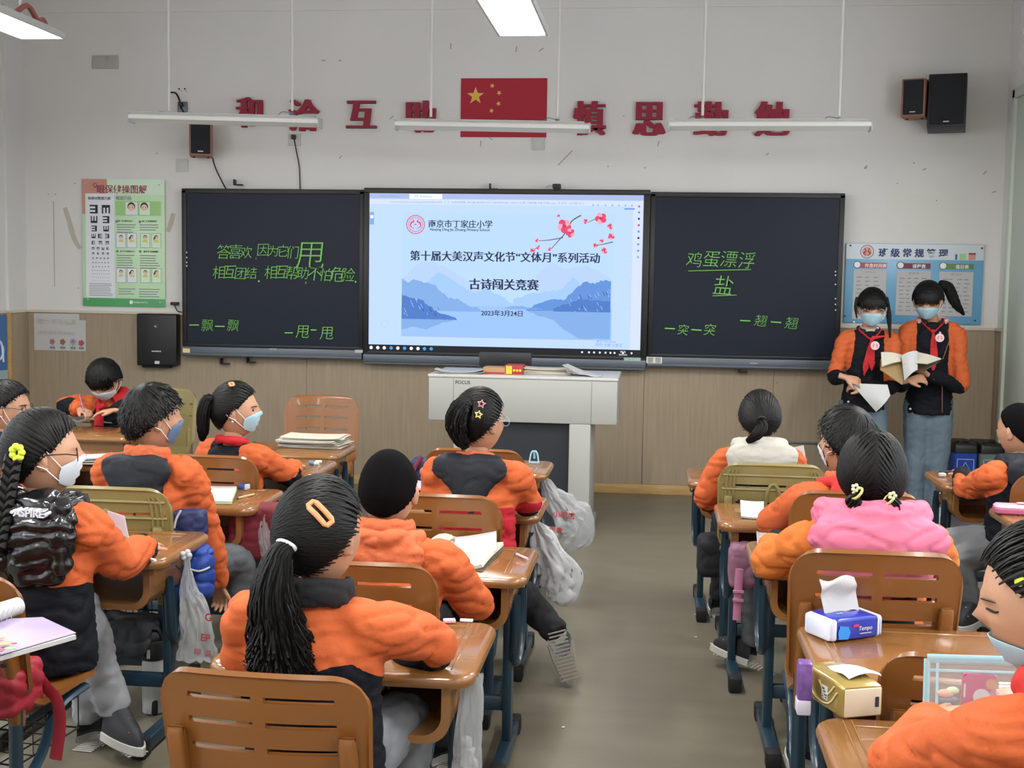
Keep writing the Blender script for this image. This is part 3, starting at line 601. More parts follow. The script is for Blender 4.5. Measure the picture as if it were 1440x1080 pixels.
k = MB()
for u, v in ((180, 132), (1127, 140), (160, 645), (1100, 660)): p = Q(u, v); k.tube([(p[0], -.02, p[1]), (p[0], -.026, p[1])], .007, 8)
k.build('standoff_screw', DGREY, t)
# child's drawing taped on the wainscot
x0, x1, z0, z1 = wr(48, 441, 120.5, 493, -.018)
t = thing('flower_drawing', "child's paper with pencil writing and four drawn flowers, taped on the wainscot", 'drawing', ((x0+x1)/2, -.016, z0))
k = MB(); k.sheet([i/8 for i in range(9)], [i/6 for i in range(7)], lambda u, v: (x0+(x1-x0)*u, -.018-.004*sin(u*5)*v, z0+(z1-z0)*v), lambda u, v: not (u > .93 and v > .9), .0012); k.build('sheet', PAPER, t)
k = MB(); W_, H_ = x1-x0, z1-z0; Yd = -.0245
k.text('努力 学习 认真', (x0+.45*W_, z0+.78*H_), wd=W_*.75, Y=Yd, m=0, off=-.01); k.text('快乐 成长 天天向上', (x0+.45*W_, z0+.48*H_), wd=W_*.72, Y=Yd, m=0, off=-.01)
for u, v, c in ((.36, .24, 1), (.56, .24, 2), (.76, .26, 3), (.92, .22, 4)):
    cx, cz = x0+u*W_, z0+v*H_
    for j in range(5): k.disc(cx+.013*cos(j*1.256), cz+.013*sin(j*1.256), .0095, Yd-.0002*j, c, 10)
    k.disc(cx, cz, .006, Yd-.0014, 2, 8); k.box(cx-.0015, cx+.0015, Yd, Yd+.0005, z0+.01, cz-.016, 5); k.disc(cx-.012, z0+.022, .008, Yd, 5, 8); k.disc(cx+.012, z0+.022, .008, Yd, 5, 8)
k.build('pencil_marks', [mat('faint pencil', '#b4a58c'), mat('crayon pink', '#b46a78'), mat('crayon brown', '#8a6a3c'), mat('crayon lilac', '#9a8aa6'), mat('crayon red', '#b0484a'), mat('crayon green', '#5d7a68')], t, smooth=False)
# black box on the wall left of the boards
x0, x1, z0, z1 = wr(195, 441, 251, 516, -.06)
t = thing('wall_box', 'matt black electrical wall box beside the left board', 'box', ((x0+x1)/2, 0, z0))
k = MB(); k.box(x0, x1, -.10, -.014, z0+.01, z1, bev=.012, seg=3); k.build('case', BLACK, t)
k = MB(); k.box(x0+.03, x1-.06, -.08, -.014, z0-.006, z0+.02, bev=.006); k.build('underside', RUB, t)
cx = (x0+x1)/2; k = MB(); k.text('●●●●●●', (cx, z0+.115), wd=.07, Y=-.1012); k.box(cx-.012, cx+.022, -.1015, -.1, z0+.025, z0+.045); k.build('white_label', MC['pale lettering'], t)
k = MB(); k.disc(cx, z0+.29, .008, -.1012); k.tube([(cx, -.10, z0+.295), (cx, -.106, z0+.295)], .018, 14); k.build('lock', DGREY, t)
k = MB(); k.disc(cx-.003, z0+.293, .006, -.1075); k.build('keyhole', LGREY, t)
# blue banner on the left wall
t = thing('blue_banner', 'blue and white standing banner cut by the left edge', 'banner', (XL, -1.0, .35))
k = MB(); k.box(XL-.003, XL+.004, -1.25, -.30, .3, 1.17); k.build('banner_sheet', mat('banner blue', '#3f70a8', rough=.5), t)
k = MB(); k.box(XL+.0045, XL+.005, -1.25, -.30, .3, .78, bev=0); k.build('pale_field', mat('banner pale', '#9db4bd', rough=.5), t)
k = MB(); k.tube(crom([(XL+.007, -.44, 1.02), (XL+.007, -.36, .93), (XL+.007, -.40, .86), (XL+.007, -.46, .9), (XL+.007, -.39, .98), (XL+.007, -.36, .84)]), .008, 6); k.build('white_swirl', mat('banner white', '#cfd8e4'), t)
# ---------------------------------------------------------------- podium
PG = mat('podium grey laminate', '#9c9d97', rough=.45, bump=.04, bscale=80)
PY0, PY1 = -1.6, -1.0
px0, px1 = -.245, .842
t = thing('podium', 'light grey teacher podium with dark blue front panel before the screen', 'podium', (.3, -1.3, 0))
k = MB(); k.box(px0, px1, PY0, PY1, .655, .905, bev=.006); k.build('upper_cabinet', PG, t)
k = MB(); k.box(px0-.004, px1+.004, PY0-.004, PY1, .905, .922, bev=.004); k.build('top_board', mat('podium top', '#b7b8b4', rough=.4), t)
k = MB(); k.box(px0+.145, px0+.147, PY0-.001, PY0, .66, .90); k.box(px1-.147, px1-.145, PY0-.001, PY0, .66, .90); k.build('panel_seam', MGREY, t)
k = MB(); k.box(px1-.27, px1-.148, PY0, PY1, .04, .655, bev=.006); k.build('side_post', PG, t)
k = MB(); k.box(px0+.148, px0+.27, PY0, PY1, .04, .655, bev=.006); k.build('side_post', PG, t)
k = MB(); k.box(px0+.27, px1-.27, PY0+.05, PY0+.07, .06, .655); k.build('front_panel', mat('podium navy', '#20242c', rough=.5), t)
k = MB(); k.box(px0+.12, px1-.13, PY0-.02, PY1, 0, .045, bev=.006); k.box(px1-.27, px1-.14, PY0-.02, PY0+.1, .04, .075, bev=.004); k.build('plinth', PG, t)
k = MB(); k.text('FOCUS', (px0+.20, .878), wd=.085, Y=PY0-.0015, off=.01); k.build('lettering', DGREY, t)
def loose(name, label, cat, m, mats, loc, group=None): return tag(m.build(name, mats, loc=loc), label, cat, group)
def papers(k, c, w_, d_, n, rz=0, th=.0015, wob=.01, curl=.0, m0=0, seed=0, fan=3):
    r = random.Random(seed)
    for i in range(n):
        M = RT((c[0]+r.uniform(-wob, wob), c[1]+r.uniform(-wob, wob), c[2]+i*th*1.25), rz+rad(r.uniform(-fan, fan))); cu = curl*(i+1)/n
        k.sheet([j/6 for j in range(7)], [j/5 for j in range(6)], lambda u, v: ((u-.5)*w_, (v-.5)*d_, th/2+cu*(abs(u-.5)*2)**3+cu*.3*(sin(v*4+i)+1)*.5), lambda u, v: True, th, m=m0 if n < 3 or i % 3 else m0, M=M)
PZ = .922
k = MB(); papers(k, (px0+.16, -1.45, PZ), .28, .2, 2, .1, curl=.018); loose('paper_sheet', 'curled white papers on the left end of the podium top', 'paper', k, PAPER, (px0+.16, -1.45, PZ))
t = thing('chalk_box', 'red and tan cardboard box on the podium with yellow print', 'box', at(707, 520, -1.42)); c = at(709, 527, -1.42)
k = MB(); k.box(c.x-.115, c.x+.015, -1.5, -1.36, PZ, PZ+.04, bev=.003); k.build('carton', mat('tan card', '#a8805c', rough=.8), t)
k = MB(); k.box(c.x+.012, c.x+.12, -1.5, -1.37, PZ, PZ+.055, bev=.003); k.box(c.x-.12, c.x+.01, -1.502, -1.36, PZ, PZ+.012, bev=.002); k.build('red_sleeve', mat('red card', '#9c2b27', rough=.6), t)
k = MB(); k.box(c.x+.02, c.x+.055, -1.5025, -1.5, PZ+.004, PZ+.05, 0); k.text('●●●', (c.x+.085, PZ+.025), wd=.05, Y=-1.503, m=0); k.build('print', GOLD, t)
c = at(770, 523, -1.4); k = MB(); papers(k, (c.x, -1.38, PZ), .28, .2, 9, .05, th=.003, curl=.006, fan=8); loose('paper_stack', 'thick stack of white papers on the podium behind the books', 'papers', k, CREAM, (c.x, -1.38, PZ))
c = at(818, 522, -1.45); k = MB()
for i in range(4): k.sheet([j/6 for j in range(7)], [0, .5, 1], lambda u, v: ((u-.5)*.2, (v-.5)*.15, .06*(1-u)**1.5*(1-i*.22)+i*.001+.002), lambda u, v: True, .002, m=0, M=RT((c.x+i*.006, -1.45, PZ), rad(-8+i*3)))
k.box(-.04, .03, -.06, -.04, .012, .014, 1, M=RT((c.x, -1.45, PZ))); loose('open_booklet', 'white booklet with raised cover at the right end of the podium', 'book', k, [PAPER, mat('red card', '#9c2b27')], (c.x, -1.45, PZ))
t = thing('monitor', 'low black monitor edge standing behind the papers on the podium', 'monitor', (.12, -1.1, PZ))
k = MB(); k.box(-.02, .30, -1.12, -1.09, PZ+.02, PZ+.105, bev=.004); k.build('panel', BLACK, t)
k = MB(); k.box(.08, .20, -1.15, -1.06, PZ, PZ+.012, bev=.003); k.box(.12, .16, -1.11, -1.09, PZ, PZ+.03); k.build('stand', BLACK, t)
# ---------------------------------------------------------------- sorting bins at the right wall
for i, (x_, cm, lab) in enumerate(((3.065, mat('bin blue', '#2a4fb8', rough=.4), 'blue recycling bin with black lid beside the standing girls'), (3.23, mat('bin grey', '#6f7d7a', rough=.4), 'grey sorting bin with black lid, right of the blue bin'))):
    t = thing('waste_bin', lab, 'bin', (x_, -.22, 0)); k = MB()
    k.rings([[(x_+x*s_, -.22+y*s_, z) for x, y in rrect(.155, .30, .02)] for z, s_ in ((0, .86), (.02, .88), (.39, 1), (.40, 1.02))]); k.build('bucket', cm, t)
    k = MB(); k.rings([[(x_+x*s_, -.22+y*s_, z) for x, y in rrect(.158, .32, .02)] for z, s_ in ((.402, 1), (.43, 1.0), (.455, .96), (.462, .9))]); k.build('lid', BLACK, t)
    k = MB(); cz = .27; k.box(x_-.052, x_+.052, -.3757, -.374, cz-.092, cz-.088); k.box(x_-.052, x_+.052, -.3757, -.374, cz+.088, cz+.092); k.box(x_-.054, x_-.05, -.3757, -.374, cz-.09, cz+.09); k.box(x_+.05, x_+.054, -.3757, -.374, cz-.09, cz+.09)
    tri = [(x_+.045*sin(a), -.375, cz+.025+.045*cos(a)) for a in (0, 2.09, 4.19)]; k.tube(tri, .005, 5, closed=True); k.text('可回收物' if i == 0 else '其他垃圾', (x_, cz-.05), wd=.08, Y=-.3755, off=.01); k.text('Recyclable' if i == 0 else 'Other', (x_, cz-.072), wd=.06, Y=-.3755)
    k.build('recycling_print', mat('bin print', '#b9c7e6', rough=.5), t)
    k = MB(); k.tube(crom([(x_-.05, -.30, .462), (x_-.02, -.31, .475), (x_+.04, -.30, .462)]), .006, 6); k.build('lid_handle', BLACK, t)
k = MB(); c = at(1125, 623, -.05); k.box(1.9, 2.20, -.03, -.014, c.z-.006, c.z+.006, bev=.003); loose('wall_rail', 'thin grey metal rail on the wainscot behind the row of desks', 'rail', k, MGREY, (2.1, -.02, c.z))
# ---------------------------------------------------------------- school desk and chair, one of each built, then copied
DT = .61     # desk top height
def make_desk():
    t = thing('school_desk', 'desk', 'desk', (0, 0, 0), local=True)
    W_, D_ = .60, .44
    k = MB(); k.stack(W_, D_, .055, [(.02, DT-.034), (.007, DT-.031), (.001, DT-.022), (0, DT-.015), (.004, DT-.005), (.012, DT)], n=6); k.build('tabletop', BROWN2, t)
    k = MB()
    for s_ in (-1, 1):
        for x in (.245, .228): k.box(s_*x-.0022, s_*x+.0022, -D_/2+.045, D_/2-.02, DT-.001, DT+.0016, bev=.0012, seg=1)
    k.box(-.226, .226, D_/2-.055, D_/2-.05, DT-.001, DT+.0016, bev=.0012, seg=1); k.build('top_ridge', BROWN2, t)
    # drawer: open towards the pupil (-Y), rounded floor
    k = MB(); n = 8
    def U(w_, z0, r, th):
        o = []
        pts = [(-w_, DT-.03)]+[(-w_+r-r*cos(a), z0+r-r*sin(a)) for a in [i/n*pi/2 for i in range(n+1)]]+[(w_-r+r*sin(a), z0+r-r*cos(a)) for a in [i/n*pi/2 for i in range(n+1)]]+[(w_, DT-.03)]
        return pts
    outer = U(.245, DT-.165, .055, 0); inner = U(.225, DT-.147, .045, 0)
    loop = outer+inner[::-1]
    R = [[(x, y, z) for x, z in loop] for y in (-.185, .17)]; nn = len(loop); h = len(outer)
    vs_ = R[0]+R[1]; fs = []
    for i in range(nn): fs.append((i, (i+1) % nn, nn+(i+1) % nn, nn+i))
    for o in (0, nn):
        for i in range(h-1): q = (o+i, o+i+1, o+nn-2-i, o+nn-1-i); fs.append(q if o else q[::-1])
    k.add(vs_, fs); k.prism([(x, z) for x, z in outer], .165, .18, M=Matrix(((1, 0, 0, 0), (0, 0, 1, 0), (0, 1, 0, 0), (0, 0, 0, 1))))
    for s_ in (-1, 1): k.box(s_*.243-.006, s_*.243+.006, -.15, .15, DT-.10, DT-.035, bev=.005)
    dr_ = k.build('drawer_tray', BROWN2, t)
    for s_ in (-1, 1):
        x = s_*.225
        k = MB(); k.box(x-.014, x+.014, -.005, .055, .05, DT-.14, bev=.004); k.build('column', STEEL, t)
        k = MB(); k.tube(crom([(x+s_*.026, .11, DT-.08), (x+s_*.028, .125, DT-.16), (x+s_*.026, .11, DT-.27), (x+s_*.02, .05, DT-.325), (x+s_*.02, -.01, DT-.29), (x+s_*.026, -.04, DT-.20), (x+s_*.026, -.055, DT-.09)]), (.011, .017), 10, up=(1, 0, 0)); k.build('curved_bracket', STEEL, t)
        k = MB(); k.box(x-.02, x+.02, -.21, .21, .012, .052, bev=.006); ft = k.build('foot_bar', STEEL, t)
        for e in (-1, 1):
            k = MB(); k.box(x-.023, x+.023, e*.212-.03, e*.212+.03, 0, .056, bev=.008); k.build('rubber_cap', RUB, ft)
        k = MB(); k.tube(crom([(s_*.262, -.02, DT-.06), (s_*.278, -.02, DT-.075), (s_*.282, -.02, DT-.06)]), .003, 6); k.build('side_hook', STEEL, t)
    k = MB(); k.box(-.215, .215, .012, .038, .14, .185, bev=.004); k.build('cross_bar', STEEL, t)
    return t
def make_chair(kind='brown'):
    pm = BROWN if kind == 'brown' else OLIVE
    t = thing('school_chair', 'chair', 'chair', (0, 0, 0), local=True)
    hw, zb_, zt_, rc = .215, .40, .725, .075
    rows = (.46, .53, .60, .665) if kind == 'brown' else (.47, .545, .61)
    rows = (.560, .617, .672) if kind == 'brown' else (.50, .572, .64)
    sl = .006
    zs = sorted(set([zb_+i*.0 for i in range(1)]+[zb_, zb_+.015, .43, .445]+[z+d for z in rows for d in (-sl-.02, -sl, sl, sl+.02)]+[.485, .515, .645, .698, .704, .709, .713, .7165, .7195, .7218, .7235, .7245, zt_]))
    us = sorted(set([-1, -.985, -.96, -.9, -.82, -.70]+[-.70+i*.16 for i in range(5)]+[-.06]+[0]+[.06]+[.06+i*.16 for i in range(5)]+[.70, .82, .9, .96, .985, 1]))
    us = [u for i, u in enumerate(us) if i == 0 or u-us[i-1] > .004]
    def hwz(z):
        q = max(0, z-(zt_-rc)); b = hw*(1-.05*(zt_-z)/.3); w_ = b-(rc-math.sqrt(max(rc*rc-q*q, 0)))
        q2 = max(0, (zb_+.03)-z); return w_-(.03-math.sqrt(max(.03**2-q2*q2, 0)))
    def fn(u, z):
        w_ = hwz(z); x = u*w_; e = max(0, abs(u)-.93)/.07; f = max(0, z-(zt_-.012))/.012
        y = .9*x*x-.030-.20*(z-.45)-.008*e*e*max(0, min(1, (.70-z)/.05))-.006*f*f
        return (x, y, z-.16*x*x*(z-zb_)/.3)
    def keep(u, z):
        for q in rows:
            if abs(z-q) < sl and .06 < abs(u) < .70: return False
            if kind != 'brown' and abs(z-q) < sl and .82 < abs(u) < .90: return False
        return True
    k = MB(); k.sheet(us, zs, fn, keep, .011); br_ = k.build('backrest', pm, t, angle=50)
    if kind == 'olive':
        k = MB(); pts = [fn(.13*cos(a)*(1 if abs(sin(a)) < .8 else .9), .575+.075*sin(a)) for a in [i/20*2*pi for i in range(20)]]; k.tube([(x, y-.007, z) for x, y, z in pts], .008, 6, closed=True)
        for s_ in (-1, 1):
            for q in (.72, .79, .86): k.tube([(lambda p: (p[0], p[1]-.006, p[2]))(fn(s_*q, z)) for z in (.44, .5, .56, .62, .68, .70)], .005, 6)
        for z in (.475, .55, .615, .67): k.tube([(lambda p: (p[0], p[1]-.006, p[2]))(fn(u/10*.93, z+.011)) for u in range(-10, 11)], .0055, 6)
        k.build('rib', pm, br_)
        k = MB()
        for u, z in ((-.35, .51), (-.15, .51), (.25, .51), (.55, .50), (-.45, .64), (.45, .64), (.7, .59), (-.62, .58)): p = fn(u, z); k.tube([(p[0], p[1]-.0062, p[2]), (p[0], p[1]-.0068, p[2])], .005, 8)
        k.build('rivet_hole', RUB, br_)
    else:
        p = fn(0, .447); k = MB(); k.tube([(0, p[1]-.005, .447), (0, p[1]-.009, .447)], .009, 12, 0); k.tube([(0, p[1]-.009, .447), (0, p[1]-.0105, .447)], .004, 8, 1); k.build('rear_boss', [pm, RUB], br_)
    for s_ in (-1, 1):
        x = s_*.172; k = MB(); k.rings([[(x+a*s_*.9, y, z) for a, y in rrect(.036, d, .012, 3, cy=yc)] for z, d, yc in ((.33, .03, -.005), (.345, .044, -.01), (.42, .05, -.012), (.54, .046, -.042), (.585, .036, -.055), (.598, .020, -.06))]); lb = k.build('bracket', pm, t)
        k = MB(); k.tube([(x, -.034, .50), (x, -.0635, .50)], .006, 8); k.build('screw', RUB, lb)
        k = MB(); k.tube(crom([(x, -.012, .42), (x, -.014, .33), (x, -.015, .2), (x, -.015, .04)]), (.011, .019), 10, up=(1, 0, 0)); k.build('leg', STEEL, t)
        k = MB(); k.tube(crom([(x, -.012, .19), (x, .05, .19), (x, .10, .23), (x, .14, .29), (x, .19, .325), (x, .30, .335)]), (.010, .016), 8, up=(1, 0, 0)); k.build('seat_bracket', STEEL, t)
        k = MB(); k.box(x-.017, x+.017, -.10, .26, .012, .048, bev=.006); ft = k.build('foot_bar', STEEL, t)
        for y in (-.10, .26): k = MB(); k.box(x-.02, x+.02, y-.025, y+.025, 0, .052, bev=.007); k.build('rubber_cap', RUB, ft)
    k = MB(); k.box(-.16, .16, -.03, 0, .13, .165, bev=.004); k.build('cross_bar', STEEL, t)
    # contoured seat
    def fs_(u, v):
        w_ = .195*(1-.10*v)*(1-.06*(abs(v-.5)*2)**6); x = u*w_
        return (x, .0+v*.37, .352+.02*abs(u)**2.5-.035*max(0, v-.75)**2/.0625*.6+.03*max(0, .2-v)/.2-.010*sin(pi*v))
    us2 = [-1, -.96, -.88, -.7, -.5, -.25, 0, .25, .5, .7, .88, .96, 1]; k = MB(); k.sheet(us2, [0, .03, .08, .2, .35, .5, .65, .78, .88, .94, .98, 1], fs_, lambda u, v: True, .016); k.box(-.15, .15, .06, .30, .325, .348, bev=.01); k.build('seat', pm, t)
    k = MB(); z0, z1 = .215, .305
    for z in (z0, z1): k.tube([(-.15, .02, z), (.15, .02, z), (.15, .30, z), (-.15, .30, z)], .003, 5, closed=True)
    for i in range(7):
        x = -.15+i*.05; k.tube([(x, .02, z1), (x, .02, z0), (x, .30, z0), (x, .30, z1)], .0022, 4)
    for i in range(5):
        y = .02+i*.07; k.tube([(-.15, y, z1), (-.15, y, z0), (.15, y, z0), (.15, y, z1)], .0022, 4)
    k.build('wire_basket', RUB, t)
    return t
proto = {'desk': make_desk(), 'brown': make_chair(), 'olive': make_chair('olive')}
used = set()
def place(kind, x, y, rz, label, group):
    o = proto[kind]
    if kind in used: o = copy_tree(proto[kind])
    used.add(kind); o.location = (x, y, 0); o.rotation_euler = (0, 0, rz); o['label'] = label; o['group'] = group; return o
GD, GC = 'school desks in rows', 'school chairs in rows'
for x, y, rz, lab in (
    (.375, -5.86, 0, 'brown school desk of the girl with the long loose ponytail'),
    (.395, -4.96, 0, 'brown school desk with open white book and roll in its drawer'),
    (.345, -4.00, 0, 'brown school desk right of the girl with star hair clips'),
    (.285, -3.01, 0, 'brown school desk with blue clip on it, front of middle row'),
    (-.70, -4.92, 0, 'brown desk of the girl in black puffer, plastic bag hung from it'),
    (-.71, -4.05, 0, 'brown desk with green-edged notebook and blue eraser'),
    (-.71, -3.21, 0, 'brown desk of the masked girl with side ponytail'),
    (-.76, -2.63, 0, 'brown desk carrying the thick stack of papers'),
    (-.68, -6.21, rad(8), 'brown desk at lower left edge with rolled picture book'),
    (-1.57, -3.16, 0, 'brown desk at left edge under the papers before the glasses boy'),
    (-1.98, -2.22, pi, 'brown front desk where the boy in mask writes'),
    (1.67, -6.42, 0, 'brown desk at lower right with gold tissue pack'),
    (1.71, -5.73, 0, 'brown desk with blue tissue pack on its top'),
    (1.655, -4.71, 0, 'brown desk of the girl in pink hood'),
    (1.585, -4.00, 0, 'brown desk of the boy with red hood, paper on it'),
    (1.50, -3.07, 0, 'brown desk of the girl in white hood, front of its row'),
    (2.60, -2.93, 0, 'brown desk at right edge with black pen on it'),
    (2.65, -3.86, 0, 'brown desk at right edge with pink pencil case')):
    place('desk', x, y, rz, lab, GD)
CZ = [0.972, 1.03, 1.05, 1.06, 1.03, 1.04, 1.0, 1.11, 1.07, 1.11, 1.05, 1.11, 1.11, 1.0, 1.04, 1.0]   # seats are height-adjustable
for kind, x, y, rz, lab in (
    ('brown', .308, -6.33, rad(-2), 'large empty-looking brown chair back nearest to the camera, lower centre'),
    ('brown', .30, -5.56, 0, 'brown chair behind the boy with shaved head'),
    ('brown', .347, -4.62, 0, 'brown chair behind the girl in red and orange jacket'),
    ('brown', .316, -3.55, 0, 'empty brown chair beyond the girl with star clips'),
    ('brown', -.735, -3.82, 0, 'brown chair behind the masked girl with side ponytail'),
    ('olive', -.76, -4.66, 0, 'olive gold chair behind the curly-haired boy'),
    ('brown', -0.685, -5.76, rad(-6), 'brown chair at left edge behind the girl in black puffer'),
    ('brown', -1.59, -4.12, 0, 'brown chair at left edge behind the boy with glasses'),
    ('olive', -1.93, -1.42, pi+rad(8), 'olive gold chair behind the writing boy near the wall'),
    ('brown', -.79, -1.95, pi, 'empty brown chair by the wall behind the paper stack'),
    ('olive', 1.52, -3.66, 0, 'olive gold ribbed chair behind the girl in white hood'),
    ('brown', 1.703, -4.55, 0, 'brown chair behind the boy with red hood'),
    ('brown', 1.607, -5.46, 0, 'large brown chair right behind the girl in pink hood'),
    ('brown', 1.73, -6.06, rad(-3), 'empty brown chair tucked at desk with blue tissue pack'),
    ('brown', 2.637, -3.62, rad(8), 'brown chair cut by the right edge behind the boy'),
    ('brown', 1.78, -7.02, 0, 'brown chair under the girl at the lower right corner')):
    o = place(kind, x, y, rz, lab, GC); o.scale = (1, 1, CZ.pop(0))
# ---------------------------------------------------------------- people
SKIN = mat('skin', '#b28569', rough=.5, var=.04, vscale=30)
HAIRM = mat('black hair', '#070606', rough=.55, spec=.25)
HAIRB = mat('dark brown hair', '#120d0c', rough=.46, spec=.32)
MASKM = mat('pale blue mask', '#9fc3d0', rough=.8, bump=.2, bscale=80)
MASKW = mat('white mask', '#c9d3da', rough=.8, bump=.2, bscale=80)
LOOP = mat('ear loop', '#d8dbdc', rough=.7)
NAVY, ORG, ORG2, BLK = '#0d1017', '#bd5b31', '#c06a2e', '#0d0e12'
def remesh(mb, vox, smooth=3, fac=.5):
    me = bpy.data.meshes.new('t'); me.from_pydata(mb.v, [], mb.f); me.update()
    o = bpy.data.objects.new('t', me); COL.objects.link(o)
    bm = bmesh.new(); bm.from_mesh(me); bmesh.ops.recalc_face_normals(bm, faces=bm.faces); bm.to_mesh(me); bm.free()
    r = o.modifiers.new('r', 'REMESH'); r.mode = 'VOXEL'; r.voxel_size = vox; r.adaptivity = 0
    if smooth: s = o.modifiers.new('s', 'SMOOTH'); s.iterations = smooth; s.factor = fac
    dg = bpy.context.evaluated_depsgraph_get(); m2 = bpy.data.meshes.new_from_object(o.evaluated_get(dg))
    vs_ = [v.co.copy() for v in m2.vertices]; ns = [v.normal.copy() for v in m2.vertices]; fs = [tuple(p.vertices) for p in m2.polygons]
    bpy.data.objects.remove(o); bpy.data.meshes.remove(me); bpy.data.meshes.remove(m2)
    return vs_, ns, fs
def wrinkle(vs_, ns, amp, sc=14, seed=0, st=(1, 1, 1)):
    out = []; off = V((seed*3.1, seed*1.7, 0))
    for p, n in zip(vs_, ns):
        q = V((p.x*st[0], p.y*st[1], p.z*st[2]))
        a = noise.noise(q*sc+off); b = noise.noise(q*sc*2.1+off)
        c = noise.noise(V((q.x*.8+a*.03, q.y*.8, q.z*1.7+a*.02))*sc*.95+off)
        w_ = -max(0, 1-abs(c)*3.2)**2*.8+a*.55+b*.12
        out.append(p+n*amp*w_)
    return out
def sst(x, a, b): t = max(0, min(1, (x-a)/(b-a))); return t*t*(3-2*t)
def ortho(f, up=V((0, 0, 1))):
    f = V(f).normalized(); r = f.cross(up).normalized(); return f, r.cross(f).normalized(), r
class Head:
    def __init__(s, c, yaw, pitch=0, roll=0, k=1.0):
        s.c = V(c); s.k = k; f = V((sin(yaw)*cos(pitch), cos(yaw)*cos(pitch), sin(pitch)))
        s.f, s.u, s.r = ortho(f); s.u, s.r = s.u*cos(roll)+s.r*sin(roll), s.r*cos(roll)-s.u*sin(roll)
    def w(s, p): return s.c+(s.f*p[0]+s.u*p[1]+s.r*p[2])*s.k
    def base(s, d, face=True):
        f, u, r = d; q = 1/math.sqrt((f/.090)**2+(u/.108)**2+(r/.073)**2); Fp, U, R = f*q, u*q, r*q
        if U < 0:
            k = -U/.108; R *= 1-.26*k**1.6; Fp *= (1-.30*k) if Fp < 0 else (1-.05*k)
        if face and f > 0:
            g = lambda x, a, w_: math.exp(-((x-a)/w_)**2)
            Fp += (.019 if face is True else .009)*g(u, -.16, .11)*g(r, 0, .12)+.007*g(u, .0, .14)*g(r, 0, .10)-.008*g(u, .03, .10)*g(abs(r), .38, .17)+.004*g(u, .20, .08)*g(r, 0, .5)
            Fp += .005*g(u, -.46, .05)*g(r, 0, .22)+.005*g(u, -.56, .05)*g(r, 0, .20)-.003*g(u, -.51, .02)*g(r, 0, .2)+.006*g(u, -.82, .14)*g(r, 0, .25)
            Fp += .004*g(u, -.25, .2)*g(abs(r), .5, .2)
        return V((Fp, U, R))
    def d(s, az, el): return (cos(el)*cos(az), sin(el), cos(el)*sin(az))
    def surf(s, d, off=0, face=True):
        p = s.base(d, face); n = V((p[0]/.0081, p[1]/.0117, p[2]/.0053)).normalized(); return s.w(p+n*off)
def hairline(d, bang=0, low=0):
    f, u, r = d; v = -.64*f+.77*u+.03+low*max(0, -f)*max(0, 1-abs(u+.3))
    if f > .25: v += .07*noise.noise(V((r*9, u*2, 1)))
    if f > 0: v += bang*sst(f, .1, .6)*(1-.35*abs(r))
    if f > .2: v += .10*max(0, abs(r)-.45)
    return v
def skull(mb, H, m=0, nu=26, nv=36):
    R = []
    for i in range(1, nu):
        el = -pi/2+pi*i/nu; R.append([H.surf(H.d(2*pi*j/nv, el)) for j in range(nv)])
    mb.rings(R, m)
    for s_ in (-1, 1):
        c = H.w((-.004, -.004, s_*.074)); rot = Matrix((H.f, H.u, H.r)).transposed()
        ro = rot @ Matrix.Rotation(s_*-.42, 3, 'Y')
        mb.sph(c, (.016*H.k, .029*H.k, .008*H.k), 8, m, rot=ro); mb.sph(c+H.r*s_*.004*H.k+H.f*.004*H.k, (.008*H.k, .016*H.k, .007*H.k), 6, m, rot=ro); mb.sph(H.w((.004, -.028, s_*.073)), .007*H.k, 5, m)
def hair_cap(H, th=.014, bang=0, low=0, nu=30, nv=44, rough=.0, seed=0):
    mb = MB(); R = []
    for i in range(1, nu):
        el = -pi/2+pi*i/nu; row = []
        for j in range(nv):
            d = H.d(2*pi*j/nv, el); v = hairline(d, bang, low); t = sst(v, -.02, .16)
            nz = noise.noise(V(d)*9+V((seed, 0, 0)))*rough
            row.append(H.surf(d, (-.010+(th+.010+nz)*t), face=False))
        R.append(row)
    mb.rings(R); return mb
def fib(n):
    for i in range(n):
        y = 1-2*(i+.5)/n; r = math.sqrt(1-y*y); a = i*2.39996; yield V((r*cos(a), y, r*sin(a)))
def slerp(a, b, t):
    o = math.acos(max(-1, min(1, a.dot(b))))
    if o < 1e-4: return a.copy()
    return (a*sin((1-t)*o)+b*sin(t*o))/sin(o)
